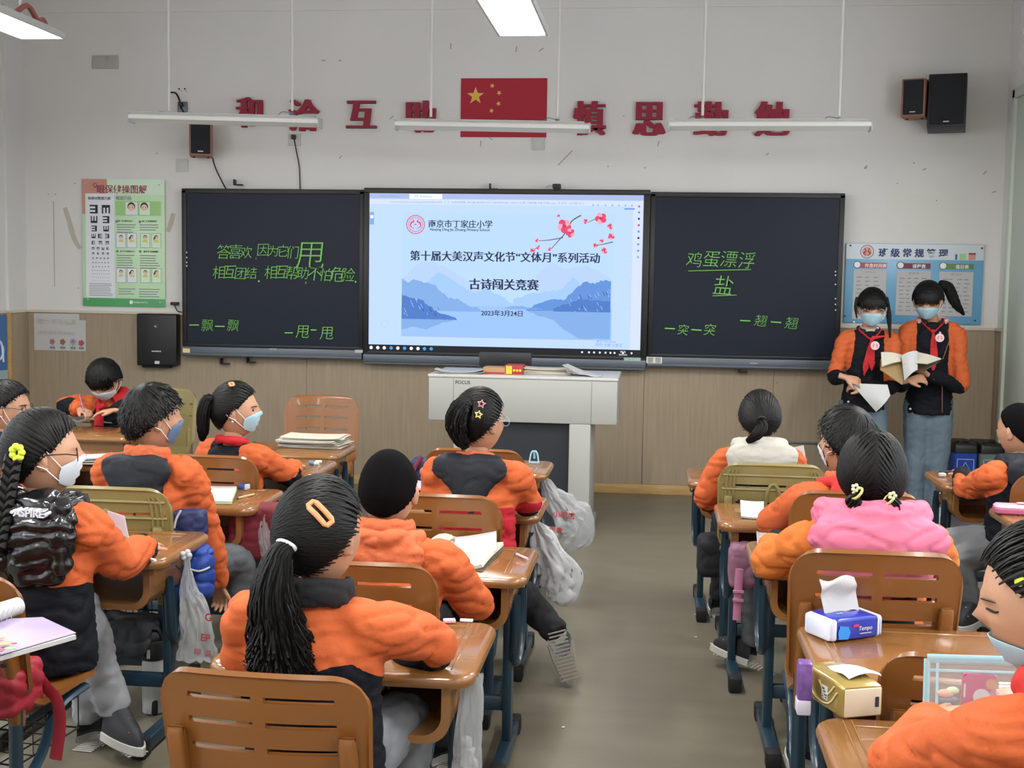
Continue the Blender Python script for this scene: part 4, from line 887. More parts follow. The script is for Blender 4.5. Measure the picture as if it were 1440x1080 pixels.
def locks(mb, H, style, n=420, th=.014, bang=0, low=0, g=None, L=.5, lift=.004, seed=0, r0=.0045, part=None, crown=(-.35, .93, .08)):
    rr_ = random.Random(seed); gl = [V(q).normalized() for q in g] if g else None; cr = V(crown).normalized()
    n = int(n*2.0); r0 = r0*.62
    for d in fib(n):
        if hairline(d, bang, low) < .02: continue
        pts = []
        if style == 'gather':
            gd = gl[0] if len(gl) == 1 else (gl[0] if d[2] < 0 else gl[1])
            dist = math.acos(max(-1, min(1, d.dot(gd))))
            ln = min(1, .9/max(dist, .05)); K = 6
            for i in range(K):
                q = slerp(d, gd, ln*i/(K-1)); pts.append(H.surf(q, th+.001+rr_.uniform(0, .0015)+.0025*sin(pi*i/(K-1)), face=False))
        else:
            away = (d-cr*d.dot(cr)); away = away.normalized() if away.length > .05 else V((1, 0, 0)); K = 5
            away = (away+V((rr_.uniform(-.35, .35), rr_.uniform(-.25, .1), rr_.uniform(-.35, .35)))).normalized()
            lf = lift*rr_.uniform(.2, 1.3)
            for i in range(K):
                t = i/(K-1); q = (d+away*L*t*rr_.uniform(.85, 1.1)).normalized(); pts.append(H.surf(q, th-.001+lf*t*t, face=False))
        rr0 = r0*rr_.uniform(.7, 1.3)*H.k; mb.tube(pts, [(rr0*.5, rr0*.35), (rr0, rr0*.5), (rr0*.9, rr0*.45), (rr0*.2, rr0*.15)], 5, up=H.w((0, 0, 0))-pts[0])
def tail(mb, pts, rad_, n=60, r0=.0042, seed=0, fluff=.15, end=.5):
    """bundle of strands along a curve; rad_ = bundle radius list"""
    n = int(n*1.6); r0 *= .75
    rr_ = random.Random(seed); C = crom(pts, 5); K = len(C); rs = interp(rad_, K)
    mb.tube(C, [x*.75 for x in rs], 10)
    for i in range(n):
        a = rr_.uniform(0, 2*pi); q = math.sqrt(rr_.random())*.6+.4; tw = rr_.uniform(-.5, .5); stop = K if rr_.random() > end else max(4, int(K*rr_.uniform(.6, 1))); P = []
        for j in range(stop):
            t = (C[min(j+1, K-1)]-C[max(j-1, 0)]).normalized(); u = t.cross(V((.1, .9, .2))).normalized(); w_ = t.cross(u); an = a+tw*j/K; fl = 1+fluff*rr_.uniform(-1, 1)*j/K
            P.append(C[j]+(u*cos(an)+w_*sin(an))*rs[j]*q*fl)
        mb.tube(P, [r0*.6, r0, r0*.9, r0*.25], 4)
def hand(wr_, fd, pn, k=.85, curl=(.35, .5), spread=.12, thumb=.5, side=1):
    """palm with five fingers; fd finger direction, pn the way the palm faces, side=+1 thumb on fd x pn side"""
    mb = MB(); w0 = V(wr_); fd = V(fd).normalized(); pn = V(pn); pn = (pn-fd*pn.dot(fd)).normalized(); s_ = fd.cross(pn)*side
    mb.tube([w0-fd*.05*k, w0, w0+fd*.022*k, w0+fd*.05*k, w0+fd*.078*k], [(.021*k, .017*k), (.020*k, .015*k), (.029*k, .015*k), (.034*k, .014*k), (.030*k, .010*k)], 12, up=pn)
    for i, (o, ln) in enumerate(((.026, .062), (.009, .070), (-.009, .065), (-.025, .050))):
        b = w0+fd*.070*k+s_*o*k; d = (fd+s_*spread*(o/.026)).normalized(); P = [b-fd*.02*k, b]; ax = pn.cross(d); c1, c2 = curl; cc = (c1*(1+.12*i), c2*(1+.1*i), c2*.8)
        for q, seg in enumerate((.42, .32, .26)):
            d = (Matrix.Rotation(-cc[q], 3, ax) @ d) if True else d; P.append(P[-1]+d*ln*k*seg)
        mb.tube(P, [.0088*k, .0088*k, .0083*k, .0075*k, .006*k], 8)
    b = w0+fd*.018*k+s_*.022*k+pn*.004*k; d = (fd*.75+s_*(.9-.5*thumb)+pn*.55*thumb).normalized(); mb.tube([b-d*.012*k, b+d*.018*k, b+d*.040*k+fd*.004*k, b+d*.055*k+fd*.010*k], [.013*k, .0115*k, .0095*k, .007*k], 8)
    return remesh(mb, .0032*k/.85, 2)
def shoe(ankle, toe, up=(0, 0, 1), k=1.0, mats=None, name='shoe', parent=None, white=True):
    t = V(toe).normalized(); u = V(up); u = (u-t*u.dot(t)).normalized(); s_ = t.cross(u); a = V(ankle)
    M = Matrix(((t.x, s_.x, u.x, a.x), (t.y, s_.y, u.y, a.y), (t.z, s_.z, u.z, a.z), (0, 0, 0, 1)))
    def outl(w_, l0, l1, z, n=20):
        o = []
        for i in range(n):
            an = 2*pi*i/n; x = cos(an); y = sin(an); X = l1*x if x > 0 else l0*-x*-1; wd = w_*(1 if x > -.2 else .86)*(1-.12*max(0, x)**3); o.append((X*k, y*wd*k, z*k))
        return o
    so = MB(); so.rings([outl(.040, -.055, .155, -.078), outl(.044, -.060, .162, -.074), outl(.043, -.060, .160, -.052), outl(.038, -.054, .150, -.050)], M=M)
    r_ = MB(); r_.rings([outl(.039, -.056, .153, -.055), outl(.040, -.056, .150, -.035), outl(.037, -.052, .125, -.015), outl(.034, -.046, .075, .005), outl(.033, -.042, .045, .022)], M=M)
    up_ = r_.build(name, mats[0], parent); so.build('sole', mats[1], up_)
    tr = MB()
    for i in range(1, 15):
        x = -.05+i*.013; tr.box(x*k-.0022, x*k+.0022, -.030*k, .030*k, -.0795*k, -.077*k, M=M)
    tr.build('tread', mats[1], up_)
    lc = MB()
    for i in range(4):
        x = (.05+i*.020)*k; lc.tube([(x, -.018*k, (.004-i*.008)*k), (x+.004, 0, (.013-i*.009)*k), (x, .018*k, (.004-i*.008)*k)], .0025*k, 5, M=M)
    lc.build('laces', mats[2], up_)
    return up_
def finish(name, data, mats, parent, pats=None, midx=None):
    vs_, fs = data; b = V(parent['_b']); me = bpy.data.meshes.new(name); me.from_pydata([tuple(v-b) for v in vs_], [], fs)
    for q in (mats if isinstance(mats, list) else [mats]): me.materials.append(q)
    if midx: me.polygons.foreach_set('material_index', midx)
    me.polygons.foreach_set('use_smooth', [True]*len(fs))
    for an, vals in (pats or {}).items():
        a = me.attributes.new(an, 'FLOAT', 'POINT'); a.data.foreach_set('value', vals)
    me.update(); o = bpy.data.objects.new(name, me); COL.objects.link(o); o.parent = parent; o['_b'] = list(b); return o
def seg(p, A, B):
    ab = B-A; t = (p-A).dot(ab)/ab.length_squared; t = max(0, min(1, t)); q = A+ab*t; return t, (p-q).length, p-q
JM = {}
def person(label, head, k=1.0, yaw=0, hy=0, hp=0, hr=0, lean=0, hipz=.46, sw=.135, bulk=1.0, neck=(0, 0), L=None, R=None, legs=None, jm=None, tor=None, arm=None, arm2=None, tor2=None,
           hair=None, trousers=None, shoes=None, stand=False, hands=(True, True), long_=0, wr=.005, hipd=None, seed=1, legz=True, extra_hip=(0, 0)):
    hc = V(head) if len(head) == 3 and not isinstance(head[0], int) else at(head[0], head[1], head[2])
    yw, hyw = rad(yaw), rad(hy); fw = V((sin(yw), cos(yw), 0)); rt = V((cos(yw), -sin(yw), 0)); UP = V((0, 0, 1))
    Hd = Head(hc, hyw, rad(hp), rad(hr), k)
    N = hc-Hd.u*.095*k-UP*.045*k-Hd.f*.018+V((neck[0], neck[1], 0)); hipc = V((N.x+extra_hip[0], N.y+extra_hip[1], hipz))-fw*(hipd if hipd is not None else lean)
    t = thing('person', label, 'person', (hipc.x, hipc.y, 0)); ax = (N-hipc).normalized()
    sd_ = .05 if stand else .038; SL, SR = N-rt*sw-UP*sd_, N+rt*sw-UP*sd_
    arms = []
    for S_, A, sd in ((SL, L, -1), (SR, R, 1)):
        if A is None: A = (S_+rt*sd*.06-UP*.20*k+fw*.03, S_+rt*sd*-.02-UP*.24*k+fw*.24)
        E, W_ = V(A[0]), V(A[1]); arms.append((S_, E, W_, A[2] if len(A) > 2 else (W_-E), A[3] if len(A) > 3 else V((0, 0, -1)), A[4] if len(A) > 4 else {}, sd))
    # body: trunk core, arms and neck under the clothes, joined to head and hands in one mesh
    b = MB(); b.tube([hipc, hipc+(N-hipc)*.5, hipc+(N-hipc)*.85, N-ax*.02], [(.08, .06), (.075, .055), (.08, .05), (.035, .035)], 12, up=fw); b.tube([N-ax*.04, N+UP*.02, hc-Hd.u*.05*k], [.040*k, .039*k, .041*k], 12)
    for S_, E, W_, *_ in arms: b.tube([N+(S_-N)*.45-UP*.02, S_-UP*.005, E, W_], [.024, .030, .028, .021], 10)
    vs_, ns, fs = remesh(b, .009, 2); B = MB(); B.add(vs_, fs); skull(B, Hd)
    for i, (S_, E, W_, fd, pn, o, sd) in enumerate(arms):
        if hands[i]:
            hv, hn, hf = hand(W_, fd, pn, k=.80*k*(1.1 if stand else 1), side=o.get('side', -sd), curl=o.get('curl', (.35, .5)), thumb=o.get('thumb', .5)); B.add(hv, hf)
    finish('body', ([V(p) for p in B.v], B.f), SKIN, t)
    # jacket
    j = MB(); m1 = hipc+(N-hipc)*.35; m2 = hipc+(N-hipc)*.72; m3 = hipc+(N-hipc)*.93; q = bulk
    j.tube([hipc-UP*(.06+long_), hipc, m1, m2, m3, N+ax*.012], [(.145*q, .108*q), (.142*q, .108*q), (.134*q, .100*q), (.140*q, .096*q), (.104*q, .076*q), (.052, .050)], 20, up=fw)
    if stand: j.tube([hipc-UP*(.06+long_), hipc], [(.150*q, .118*q), (.146*q, .112*q)], 20, up=fw)
    for S_, E, W_, fd, pn, o, sd in arms:
        C = crom([N+(S_-N)*.35-UP*.02, S_, S_+(E-S_)*.5+UP*.005, E, E+(W_-E)*.55, W_-(W_-E).normalized()*.0], 4)
        j.tube(C, [x*q for x in (.050, .056, .052, .049, .047, .038)], 14)
    vs_, ns, fs = remesh(j, .0085, 4, .6)
    AX = hipc, N; P1 = []; P2 = []; Ln = (N-hipc).length
    for p in vs_:
        ta, da, va = seg(p, *AX); best = ('t', da/.135)
        for S_, E, W_, fd, pn, o, sd in arms:
            t1, d1, v1 = seg(p, S_, E); t2, d2, v2 = seg(p, E, W_)
            tt, dd, vv = (t1, d1, v1) if d1 < d2 else (1+t2, d2, v2)
            if dd/.062 < best[1]*1.15 and (p-hipc).dot(rt)*sd > sw*.55: best = ('a', dd/.07, tt, vv, sd)
        lat = (p-N).dot(rt)/sw; h = (p-hipc).dot(ax)/Ln; fr = (p-(hipc+ax*Ln*h)).dot(fw)
        if best[0] == 'a':
            upz = best[3].z/max(.02, best[3].length); fwz = best[3].dot(fw)/max(.02, best[3].length); P1.append(arm(best[2], upz, fwz, best[4]) if arm else -1); P2.append(arm2(best[2], upz, fwz, best[4]) if arm2 else -1)
        else: P1.append(tor(lat, h, fr) if tor else -1); P2.append(tor2(lat, h, fr) if tor2 else -1)
    for PP in (P1, P2):
        for it in range(5):
            sm = [0.0]*len(PP); ct = [0]*len(PP)
            for f_ in fs:
                av = sum(PP[i] for i in f_)/len(f_)
                for i in f_: sm[i] += av; ct[i] += 1
            PP[:] = [sm[i]/max(1, ct[i]) for i in range(len(PP))]
    vs_ = wrinkle(vs_, ns, wr*1.9, 13, seed, (1, 1, 1.3))
    finish('jacket', (vs_, fs), jm or patmat('school coat navy and orange', NAVY, ORG), t, {'pat': P1, 'pat2': P2})
    # trousers and shoes
    if trousers is not False:
        tr = MB(); hs = .40 if stand else .30; LG = []
        for i, sd in enumerate((-1, 1)):
            hj = hipc+rt*sd*.065-UP*(.03 if stand else .02)
            if legs and legs[i]: kn, an, toe, *tu = legs[i]; kn, an = V(kn), V(an)
            elif stand: kn = hj+V((0, 0, -.36))+fw*.02; an = V((kn.x, kn.y, .088)); toe = fw+rt*sd*.15; tu = []
            else: kn = hj+fw*.30+rt*sd*.03+UP*.01; an = V((kn.x, kn.y, .090))+fw*.03; toe = fw+rt*sd*.1; tu = []
            LG.append((kn, an, toe, tu)); g = 1.15 if stand else 1
            tr.tube(crom([hj-fw*.02, hj+(kn-hj)*.5, kn, kn+(an-kn)*.5, an+(kn-an).normalized()*.0], 4), [.076*g, .074*g, .060*g, .054*g, .052*g], 14)
        tr.tube([hipc+UP*.04, hipc-UP*.05], [(.105, .075), (.11, .085)], 14, up=fw)
        vs_, ns, fs = remesh(tr, .011, 3); vs_ = wrinkle(vs_, ns, .008, 16, seed+2); finish('trousers', (vs_, fs), trousers or mat('dark trousers', '#14161d', rough=.85), t)
        for kn, an, toe, tu in LG: shoe(an, toe, tu[0] if tu else (0, 0, 1), 1.08 if not stand else 1.05, shoes or [mat('black shoe', '#1a1b1f', rough=.6), mat('white sole', '#b9b7b0', rough=.6), mat('white lace', '#c8c8c4', rough=.8)], parent=t)
    # hair
    h = dict(style='short', th=.014, bang=0, low=.05, n=420, m=HAIRM); h.update(hair or {})
    if h.get('g'): h['low'] = max(h['low'], .22)
    hm = hair_cap(Hd, h['th'], h['bang'], h['low'], rough=h.get('rough', .002), seed=seed)
    if h['n']: locks(hm, Hd, 'gather' if h.get('g') else 'short', h['n'], h['th'], h['bang'], h['low'], g=h.get('g'), L=h.get('L', .45), lift=h.get('lift', .004), seed=seed, r0=h.get('r0', .0050), crown=h.get('crown', (-.35, .93, .08)))
    if h['bang'] and h.get('fringe', True):
        r_ = random.Random(seed)
        for i in range(h.get('fn', 80)):
            z = -.80+1.6*i/(h.get('fn', 80)-1); a0 = Hd.d(z*.9, .75); a1 = Hd.d(z*1.05+r_.uniform(-.06, .06), .45); a2 = Hd.d(z*1.1+r_.uniform(-.08, .08), h.get('fl', .16)+r_.uniform(-.07, .12)+abs(z)*-.22)
            hm.tube([Hd.surf(V(a0), h['th']-.002, False), Hd.surf(V(a1), h['th']+.004, False), Hd.surf(V(a2), .006, False)], [.0025, .0036, .0008], 4)
    if h.get('tail'):
        for tp in h['tail']: tail(hm, *tp[:2], **(tp[2] if len(tp) > 2 else {}))
    hm.build('hair', h['m'], t, angle=60)
    return t, Hd, dict(N=N, hip=hipc, fw=fw, rt=rt, UP=UP, arms=arms, ax=ax)
def face_mask(t, H, m=MASKM, slip=0, chin=False):
    k = MB(); A = 1.05; e0, e1 = (-.98, -.07) if not chin else (-1.15, -.45); nu, nv = 17, 9
    def fn(u, v):
        az = u*A*(1-.12*abs(v-.5)); el = e0+(e1-e0)*v-.28*abs(u)**2*(v-.35)*1.4; d = H.d(az, el); p = H.base(d, 2)
        pl = .003*(1-abs(u)**2)*(1 if int(v*8) % 2 else 0); tent = .003*math.exp(-(u/.35)**2)*math.exp(-((v-.62)/.35)**2); n = V((p[0]/.0081, p[1]/.0117, p[2]/.0053)).normalized()
        return H.w(p+n*(.005+pl)+V((tent, 0, 0)))
    k.sheet([i/8-1 for i in range(nu)], [i/8 for i in range(nv)], fn, lambda u, v: True, .0015); o = k.build('face_mask', m, t, angle=70)
    lp = MB()
    for s_ in (-1, 1):
        for v in (.12, .92): p0 = V(fn(s_*.98, v)); p1 = H.w((.004, .026 if v > .5 else -.026, s_*.081)); lp.tube([p0, (p0+p1)/2+H.r*s_*.004, p1, H.w((-.020, .012 if v > .5 else -.014, s_*.082))], .0016, 5)
        lp.tube(crom([H.w((-.020, .012, s_*.082)), H.w((-.026, 0, s_*.083)), H.w((-.020, -.014, s_*.082))]), .0016, 5)
    lp.build('ear_loop', LOOP, o); return o
def eyes(t, H, closed=True):
    for s_ in (-1, 1):
        k = MB(); b = MB()
        if closed: k.tube([H.surf(H.d(s_*a, -.02+.03*abs((a-.42)/.2)**2), .001) for a in (.22, .32, .42, .52, .62)], [(.0012, .0018), (.0022, .002), (.0012, .0015)], 6)
        else:
            for a, r in ((.40, .008), ): k.sph(H.surf(H.d(s_*a, .02), -.003), r*H.k, 8)
        b.tube([H.surf(H.d(s_*a, .20-.12*abs(a-.42)), .001) for a in (.20, .34, .48, .62)], [.0012, .002, .0018, .0008], 5)
        k.build('eye', HAIRB if closed else RUB, t); b.build('eyebrow', HAIRB, t)
def glasses(t, H, m=None):
    k = MB(); m = m or RUB
    for s_ in (-1, 1):
        c = H.surf(H.d(s_*.40, -.0), .013); k.tube([c+(H.u*.017*sin(a)+H.r*.021*cos(a))*H.k for a in [i/16*2*pi for i in range(16)]], .0016, 5, closed=True)
        k.tube([c+H.r*s_*.020*H.k, H.w((.055, .008, s_*.078)), H.w((.005, .010, s_*.083)), H.w((-.012, -.006, s_*.084))], .0018, 5)
    a, b = H.surf(H.d(-.40, 0), .013)+H.r*.020, H.surf(H.d(.40, 0), .013)-H.r*.020; k.tube([a, (a+b)/2+H.u*.004, b], .0016, 5); k.build('glasses', m, t)
def collar(t, I, m, r=.062, h=.026, th=.012, up=.02, op=40, name='collar', dz=0):
    k = MB(); P = []
    for i in range(25):
        a = rad(op)+(2*pi-2*rad(op))*i/24; P.append(I['N']+I['fw']*(cos(a)*r-.004)+I['rt']*(sin(a)*r*1.05)+I['UP']*(up-.012*cos(a)+dz))
    k.tube(P, (th, h), 10, up=(0, 0, 1)); vs_, ns, fs = remesh(k, .006, 2); return finish(name, (wrinkle(vs_, ns, .005, 22, 3), fs), m, t)
def hood(t, I, m, w_=.10, h=.10, th=.035, back=.085, drop=.06, ring=.03, rr_=.075, wr=.006, taper=.6, seed=4, name='hood', ringup=.02):
    k = MB(); c = I['N']-I['fw']*back-I['UP']*drop
    if ring:
        P = [I['N']+I['fw']*(cos(a)*rr_)+I['rt']*(sin(a)*rr_*1.25)+I['UP']*(ringup-.012*cos(a)) for a in [rad(55)+rad(250)*i/18 for i in range(19)]]; k.tube(P, [(ring*.7, ring), (ring, ring*1.1), (ring*.7, ring)], 10, up=(0, 0, 1))
    k.tube([c+I['UP']*h+I['fw']*.03, c+I['UP']*h*.85, c+I['UP']*h*.5, c, c-I['UP']*h*.5, c-I['UP']*h*.85, c-I['UP']*h+I['fw']*.01], [(w_*.78, th*.5), (w_*.93, th*.85), (w_, th), (w_*(.35+.65*taper)*.98, th), (w_*(.12+.88*taper)*.95, th*.9), (w_*taper*.78, th*.65), (w_*taper*.4, th*.3)], 20, up=I['fw'])
    vs_, ns, fs = remesh(k, .008, 4, .6); return finish(name, (wrinkle(vs_, ns, wr, 16, seed), fs), m, t)
def hair_tie(t, c, ax, r, m, th=.005, name='hair_tie'):
    a = V(ax).normalized(); u = a.orthogonal().normalized(); w_ = a.cross(u); c = V(c); k = MB(); k.tube([c+(u*cos(x)+w_*sin(x))*r for x in [i/14*2*pi for i in range(14)]], th, 8, closed=True); return k.build(name, m, t)
A_ = at
# ---- girl with long loose ponytail, nearest in the middle row
def std_arm(t0, up=.35, fwd=0): return lambda t, u, f, s: t0+up*u+fwd*f-t
both = patmat('school coat navy and orange', NAVY, ORG)
ORGM = mat('orange coat cloth', ORG, rough=.75, bump=.3, bscale=90)
NAVM = mat('navy coat cloth', '#10141f', rough=.75, bump=.3, bscale=90)
t, H, I = person('girl with long loose black ponytail and orange clip, back to camera, lower centre', (450, 752, -6.18), k=1.02, yaw=8, hy=28, hp=4, sw=.145, bulk=1.08, neck=(.0, 0),
    L=(A_(345, 925, -6.12), A_(400, 925, -5.93)), R=(A_(612, 905, -6.05), A_(560, 935, -5.92)), hands=(True, True), jm=both,
    tor=lambda la, h, f: h-.60-.10*sin(min(1.6, abs(la)*2.2)), arm=std_arm(1.35, .45), trousers=mat('grey sweat trousers', '#6a6c70', rough=.9), seed=11,
    hair=dict(g=[(-.86, .10, -.50)], bang=.0, th=.012, n=620, r0=.0045, tail=[([A_(404, 768, -6.28), A_(392, 785, -6.31), A_(383, 830, -6.32), A_(388, 880, -6.31), A_(395, 925, -6.30), A_(400, 955, -6.29)], [.016, .026, .040, .052, .066, .072], dict(n=190, r0=.0042, fluff=.3, seed=3))]))
hair_tie(t, A_(403, 767, -6.285), (.3, .5, .8), .017, mat('white hair band', '#c9c9cf', rough=.8), .006)
collar(t, I, mat('black coat cloth', BLK, rough=.8, bump=.3), r=.07, h=.034, up=.03)
def slab_clip(t, H, az, el, ln, wd, rot, m, name='hair_clip'):
    c = H.surf(V(H.d(az, el)), .024, False); n = (c-H.c).normalized(); u = n.orthogonal(); a = (H.u-n*H.u.dot(n)).normalized(); b = n.cross(a); a2 = a*cos(rot)+b*sin(rot); b2 = b*cos(rot)-a*sin(rot)
    k = MB(); P = [c+a2*(x*ln)+b2*(y*wd)-n*(.004*abs(x)*2) for x, y in ((-.5, -.35), (-.4, -.5), (0, -.5), (.4, -.5), (.5, -.35), (.5, .35), (.4, .5), (0, .5), (-.4, .5), (-.5, .35))]; k.tube(P, (.0055, .003), 6, closed=True, up=n); return k.build(name, m, t)
c = A_(468, 714, -6.26)
slab_clip(t, H, 2.40, .70, .058, .018, .65, mat('orange clip', '#e08a5a', rough=.4))
# ---- boy with shaved head
t, H, I = person('boy with shaved head in orange coat, seen from behind in the middle row', (546, 691, -5.40), k=1.0, yaw=4, hy=3, hp=2, sw=.15, bulk=1.12,
    L=(A_(500, 830, -5.3), A_(560, 830, -5.12)), R=(A_(668, 850, -5.27), A_(640, 830, -5.05)), jm=both, tor=lambda la, h, f: 1, arm=std_arm(1.75, .9), seed=5,
    hair=dict(th=.007, n=0, low=.02, rough=.001, m=mat('cropped black hair', '#0a090a', rough=.95, bump=.6, bscale=300, spec=.08)))
collar(t, I, ORGM, r=.064, h=.040, up=.034, th=.016)

hood(t, I, ORGM, w_=.13, h=.05, th=.03, back=.065, drop=.035, ring=.026, taper=.9, wr=.009)
# ---- girl with star hair clips
JR = patmat('coat orange navy red', '#a8202a', ORG, NAVY)
t, H, I = person('girl with star hair clips in red, orange and navy coat, before the podium', (674, 594, -4.42), k=1.0, yaw=6, hy=42, hp=2, sw=.135, bulk=1.08,
    L=(A_(612, 705, -4.40), A_(650, 715, -4.2)), R=(A_(742, 708, -4.32), A_(735, 690, -4.12)), jm=JR,
    tor=lambda la, h, f: min(h-.62+.0*abs(la), 1) if abs(la) > .0 else 1, arm=lambda a, u, f, s: .9+.55*u-a, arm2=lambda a, u, f, s: -(.9+.55*u-a)-.35, seed=8,
    legs=(None, (A_(745, 850, -4.15), A_(785, 892, -4.22), V((.26, .10, -.96)), V((-.15, .95, .12)))), trousers=mat('black trousers', '#0c0d10', rough=.9), shoes=[mat('grey shoe', '#77777a', rough=.7), mat('grey rubber sole', '#8f8b82', rough=.8), mat('pinkish lace', '#b08a8a', rough=.8)],
    hair=dict(g=[(-.90, .30, -.35)], th=.013, n=480, tail=[([A_(660, 568, -4.50), A_(648, 572, -4.56), A_(641, 592, -4.57), A_(645, 612, -4.55), A_(655, 630, -4.53)], [.018, .030, .034, .028, .014], dict(n=90, fluff=.4, seed=4)), ([A_(668, 568, -4.50), A_(672, 590, -4.53), A_(668, 615, -4.52)], [.02, .02, .010], dict(n=30))]))
glasses(t, H, mat('clear glasses frame', '#9aa3aa', rough=.3)); collar(t, I, ORGM, r=.06, h=.024, up=.018, th=.010)
hood(t, I, NAVM, w_=.14, h=.115, th=.024, back=.085, drop=.078, ring=0, taper=.30, wr=.006)
def star_clip(t, p, R, m):
    k = MB(); P = []
    for i in range(10): r = R if i % 2 == 0 else R*.45; a = i*pi/5+.2; P.append((p.x+r*sin(a), p.y, p.z+r*cos(a)))
    k.tube(P, .0022, 5, closed=True); k.build('star_clip', m, t)
star_clip(t, A_(677, 568, -4.545), .014, mat('pink star clip', '#d99aa0')); star_clip(t, A_(673, 583, -4.585), .013, mat('yellow star clip', '#e8d27a'))
# ---- girl in black puffer hood (braid)
PUF = mat('shiny black puffer', '#0e0f12', rough=.22, spec=.7, bump=.4, bscale=30)
t, H, I = person('girl with black braid in shiny black puffer hood and orange sleeves, at left', (60, 640, -5.42), k=1.06, yaw=12, hy=62, hp=3, sw=.15, bulk=1.18,
    L=(A_(20, 800, -5.35), A_(80, 800, -5.15)), R=(A_(165, 790, -5.30), A_(205, 770, -5.05)), jm=both, tor=lambda la, h, f: min(h-.45, .75-h+.35*abs(la))if la > .5 else -1, arm=std_arm(1.75, .45), seed=9, long_=.03,
    legs=(None, (A_(125, 880, -5.15), A_(162, 1000, -5.12), V((.45, -.35, -.05)))), trousers=mat('pale grey sweat trousers', '#8d8f93', rough=.9), shoes=[mat('dark grey shoe', '#26272b', rough=.6), mat('white sole', '#b9b7b0'), mat('red lace', '#aa3333')],
    hair=dict(g=[(-.62, .22, -.80)], th=.014, n=560, tail=[([A_(26, 640, -5.50), A_(18, 655, -5.53)], [.02, .02], dict(n=20))]))
k = MB()
for i in range(11):
    c = A_(20-i*2.2, 648+i*12.0, -5.53-.004*i)
    for s_ in (-1, 1):
        e = V((s_*.010, 0, 0)); k.tube([c+e*1.9+V((0, 0, .018)), c+e*1.6+V((0, -.008, .002)), c-e*.4+V((0, -.006, -.018)), c-e*1.2+V((0, 0, -.028))], [.006, .012, .011, .005], 8)
k.build('braid', HAIRM, t)
k = MB(); c = A_(25, 636, -5.535)
for a in range(7): k.sph(c+V((.013*cos(a*.9), -.004, .016*sin(a*.9))), .010, 7)
k.build('hair_tie', mat('neon yellow band', '#c8d63a', rough=.6), t)
glasses(t, H, RUB); face_mask(t, H, MASKW)
hood(t, I, PUF, w_=.20, h=.125, th=.06, back=.085, drop=.075, ring=.042, taper=.9, wr=.018, rr_=.09)
k = MB(); c = A_(36, 722, -5.60)
pt = A_(40, 722, -5.66); M = RT(pt, rad(6), 0, rad(3)) @ Matrix(((1, 0, 0, 0), (0, 0, -1, 0), (0, 1, 0, 0), (0, 0, 0, 1)))
k.text('•ASPIRE•', None, wd=.095, M=M, off=.025, fat=.0006, depth=.03); k.build('white_lettering', mat('white print', '#c9cbd2', rough=.5), t, smooth=False)
k = MB()
k.sheet([0, .5, 1], [0, .5, 1], lambda u, v: A_(157+u*24+v*6-6, 718+v*30+u*8, -5.345), lambda u, v: True, .003); k.build('plastic_badge', mat('clear badge white', '#c7ccd6', rough=.2), t)
# ---- boy with curly hair
t, H, I = person('boy with tousled black hair, navy back panel and long orange coat', (214, 590, -4.52), k=1.03, yaw=8, hy=52, hp=2, sw=.15, bulk=1.12,
    L=(A_(150, 720, -4.45), A_(200, 720, -4.3)), R=(A_(296, 765, -4.42), A_(306, 822, -4.36)), jm=both, tor=lambda la, h, f: 1, arm=std_arm(2.05, .1), seed=12, long_=.04,
    legs=(None, (A_(335, 790, -4.25), A_(345, 900, -4.2), V((.1, 1, 0)))), trousers=mat('mid grey trousers', '#4f5256', rough=.9),
    hair=dict(th=.020, n=560, lift=.007, L=.5, rough=.007, r0=.006, bang=.15, fringe=False)); face_mask(t, H, mat('dark mask', '#5b7394', rough=.8))
collar(t, I, ORGM, r=.066, h=.030, up=.026, th=.013); hood(t, I, NAVM, w_=.14, h=.095, th=.028, back=.082, drop=.07, ring=0, taper=.72, wr=.006)
k = MB(); k.tube(crom([I['N']+I['rt']*.05+I['fw']*.06, I['N']+I['rt']*.08+I['fw']*.01, I['N']+I['rt']*.075-I['fw']*.05]), (.012, .018), 8); k.build('red_scarf', RED, t)
# ---- girl with side ponytail and mask
t, H, I = person('girl in pale blue mask with side ponytail and pink tie, facing right', (331, 578, -3.62), k=1.04, yaw=25, hy=78, hp=4, sw=.14, bulk=1.08,
    L=(A_(300, 680, -3.6), A_(350, 680, -3.4)), R=(A_(405, 668, -3.52), A_(412, 655, -3.36)), jm=both, tor=lambda la, h, f: abs(la)-.62, arm=lambda a, u, f, s: 1.0+.5*u-.3*f-a if a < 1.3 else .6+.6*u, seed=14,
    hair=dict(g=[(-.93, .22, .1)], th=.012, n=480, tail=[([A_(303, 565, -3.66), A_(292, 562, -3.68), A_(286, 580, -3.69), A_(286, 605, -3.68), A_(284, 620, -3.67)], [.012, .024, .026, .024, .008], dict(n=70, seed=2))]))
face_mask(t, H); eyes(t, H, False); hair_tie(t, A_(301, 565, -3.665), (1, 0, .3), .015, mat('pink band', '#c99aa0', rough=.8)); collar(t, I, RED, r=.06, h=.022, up=.020); slab_clip(t, H, 1.6, 1.25, .03, .014, .3, mat('orange clip', '#e08a5a'))
k = MB(); k.sph(H.w((-.004, -.035, .080)), .005, 6); k.build('earring', PAPER, t)
# ---- boy with glasses at the left edge
t, H, I = person('boy with glasses and lowered mask at the left edge, facing right', (10, 574, -3.78), k=1.0, yaw=40, hy=82, hp=0, sw=.135, bulk=1.05, jm=both,
    tor=lambda la, h, f: .12-abs(h-.80), arm=std_arm(1.0, .4), seed=15, hair=dict(th=.013, n=360, L=.3)); glasses(t, H, mat('steel glasses', '#39404a', rough=.3)); face_mask(t, H, MASKW, chin=True); eyes(t, H, False); collar(t, I, NAVM)
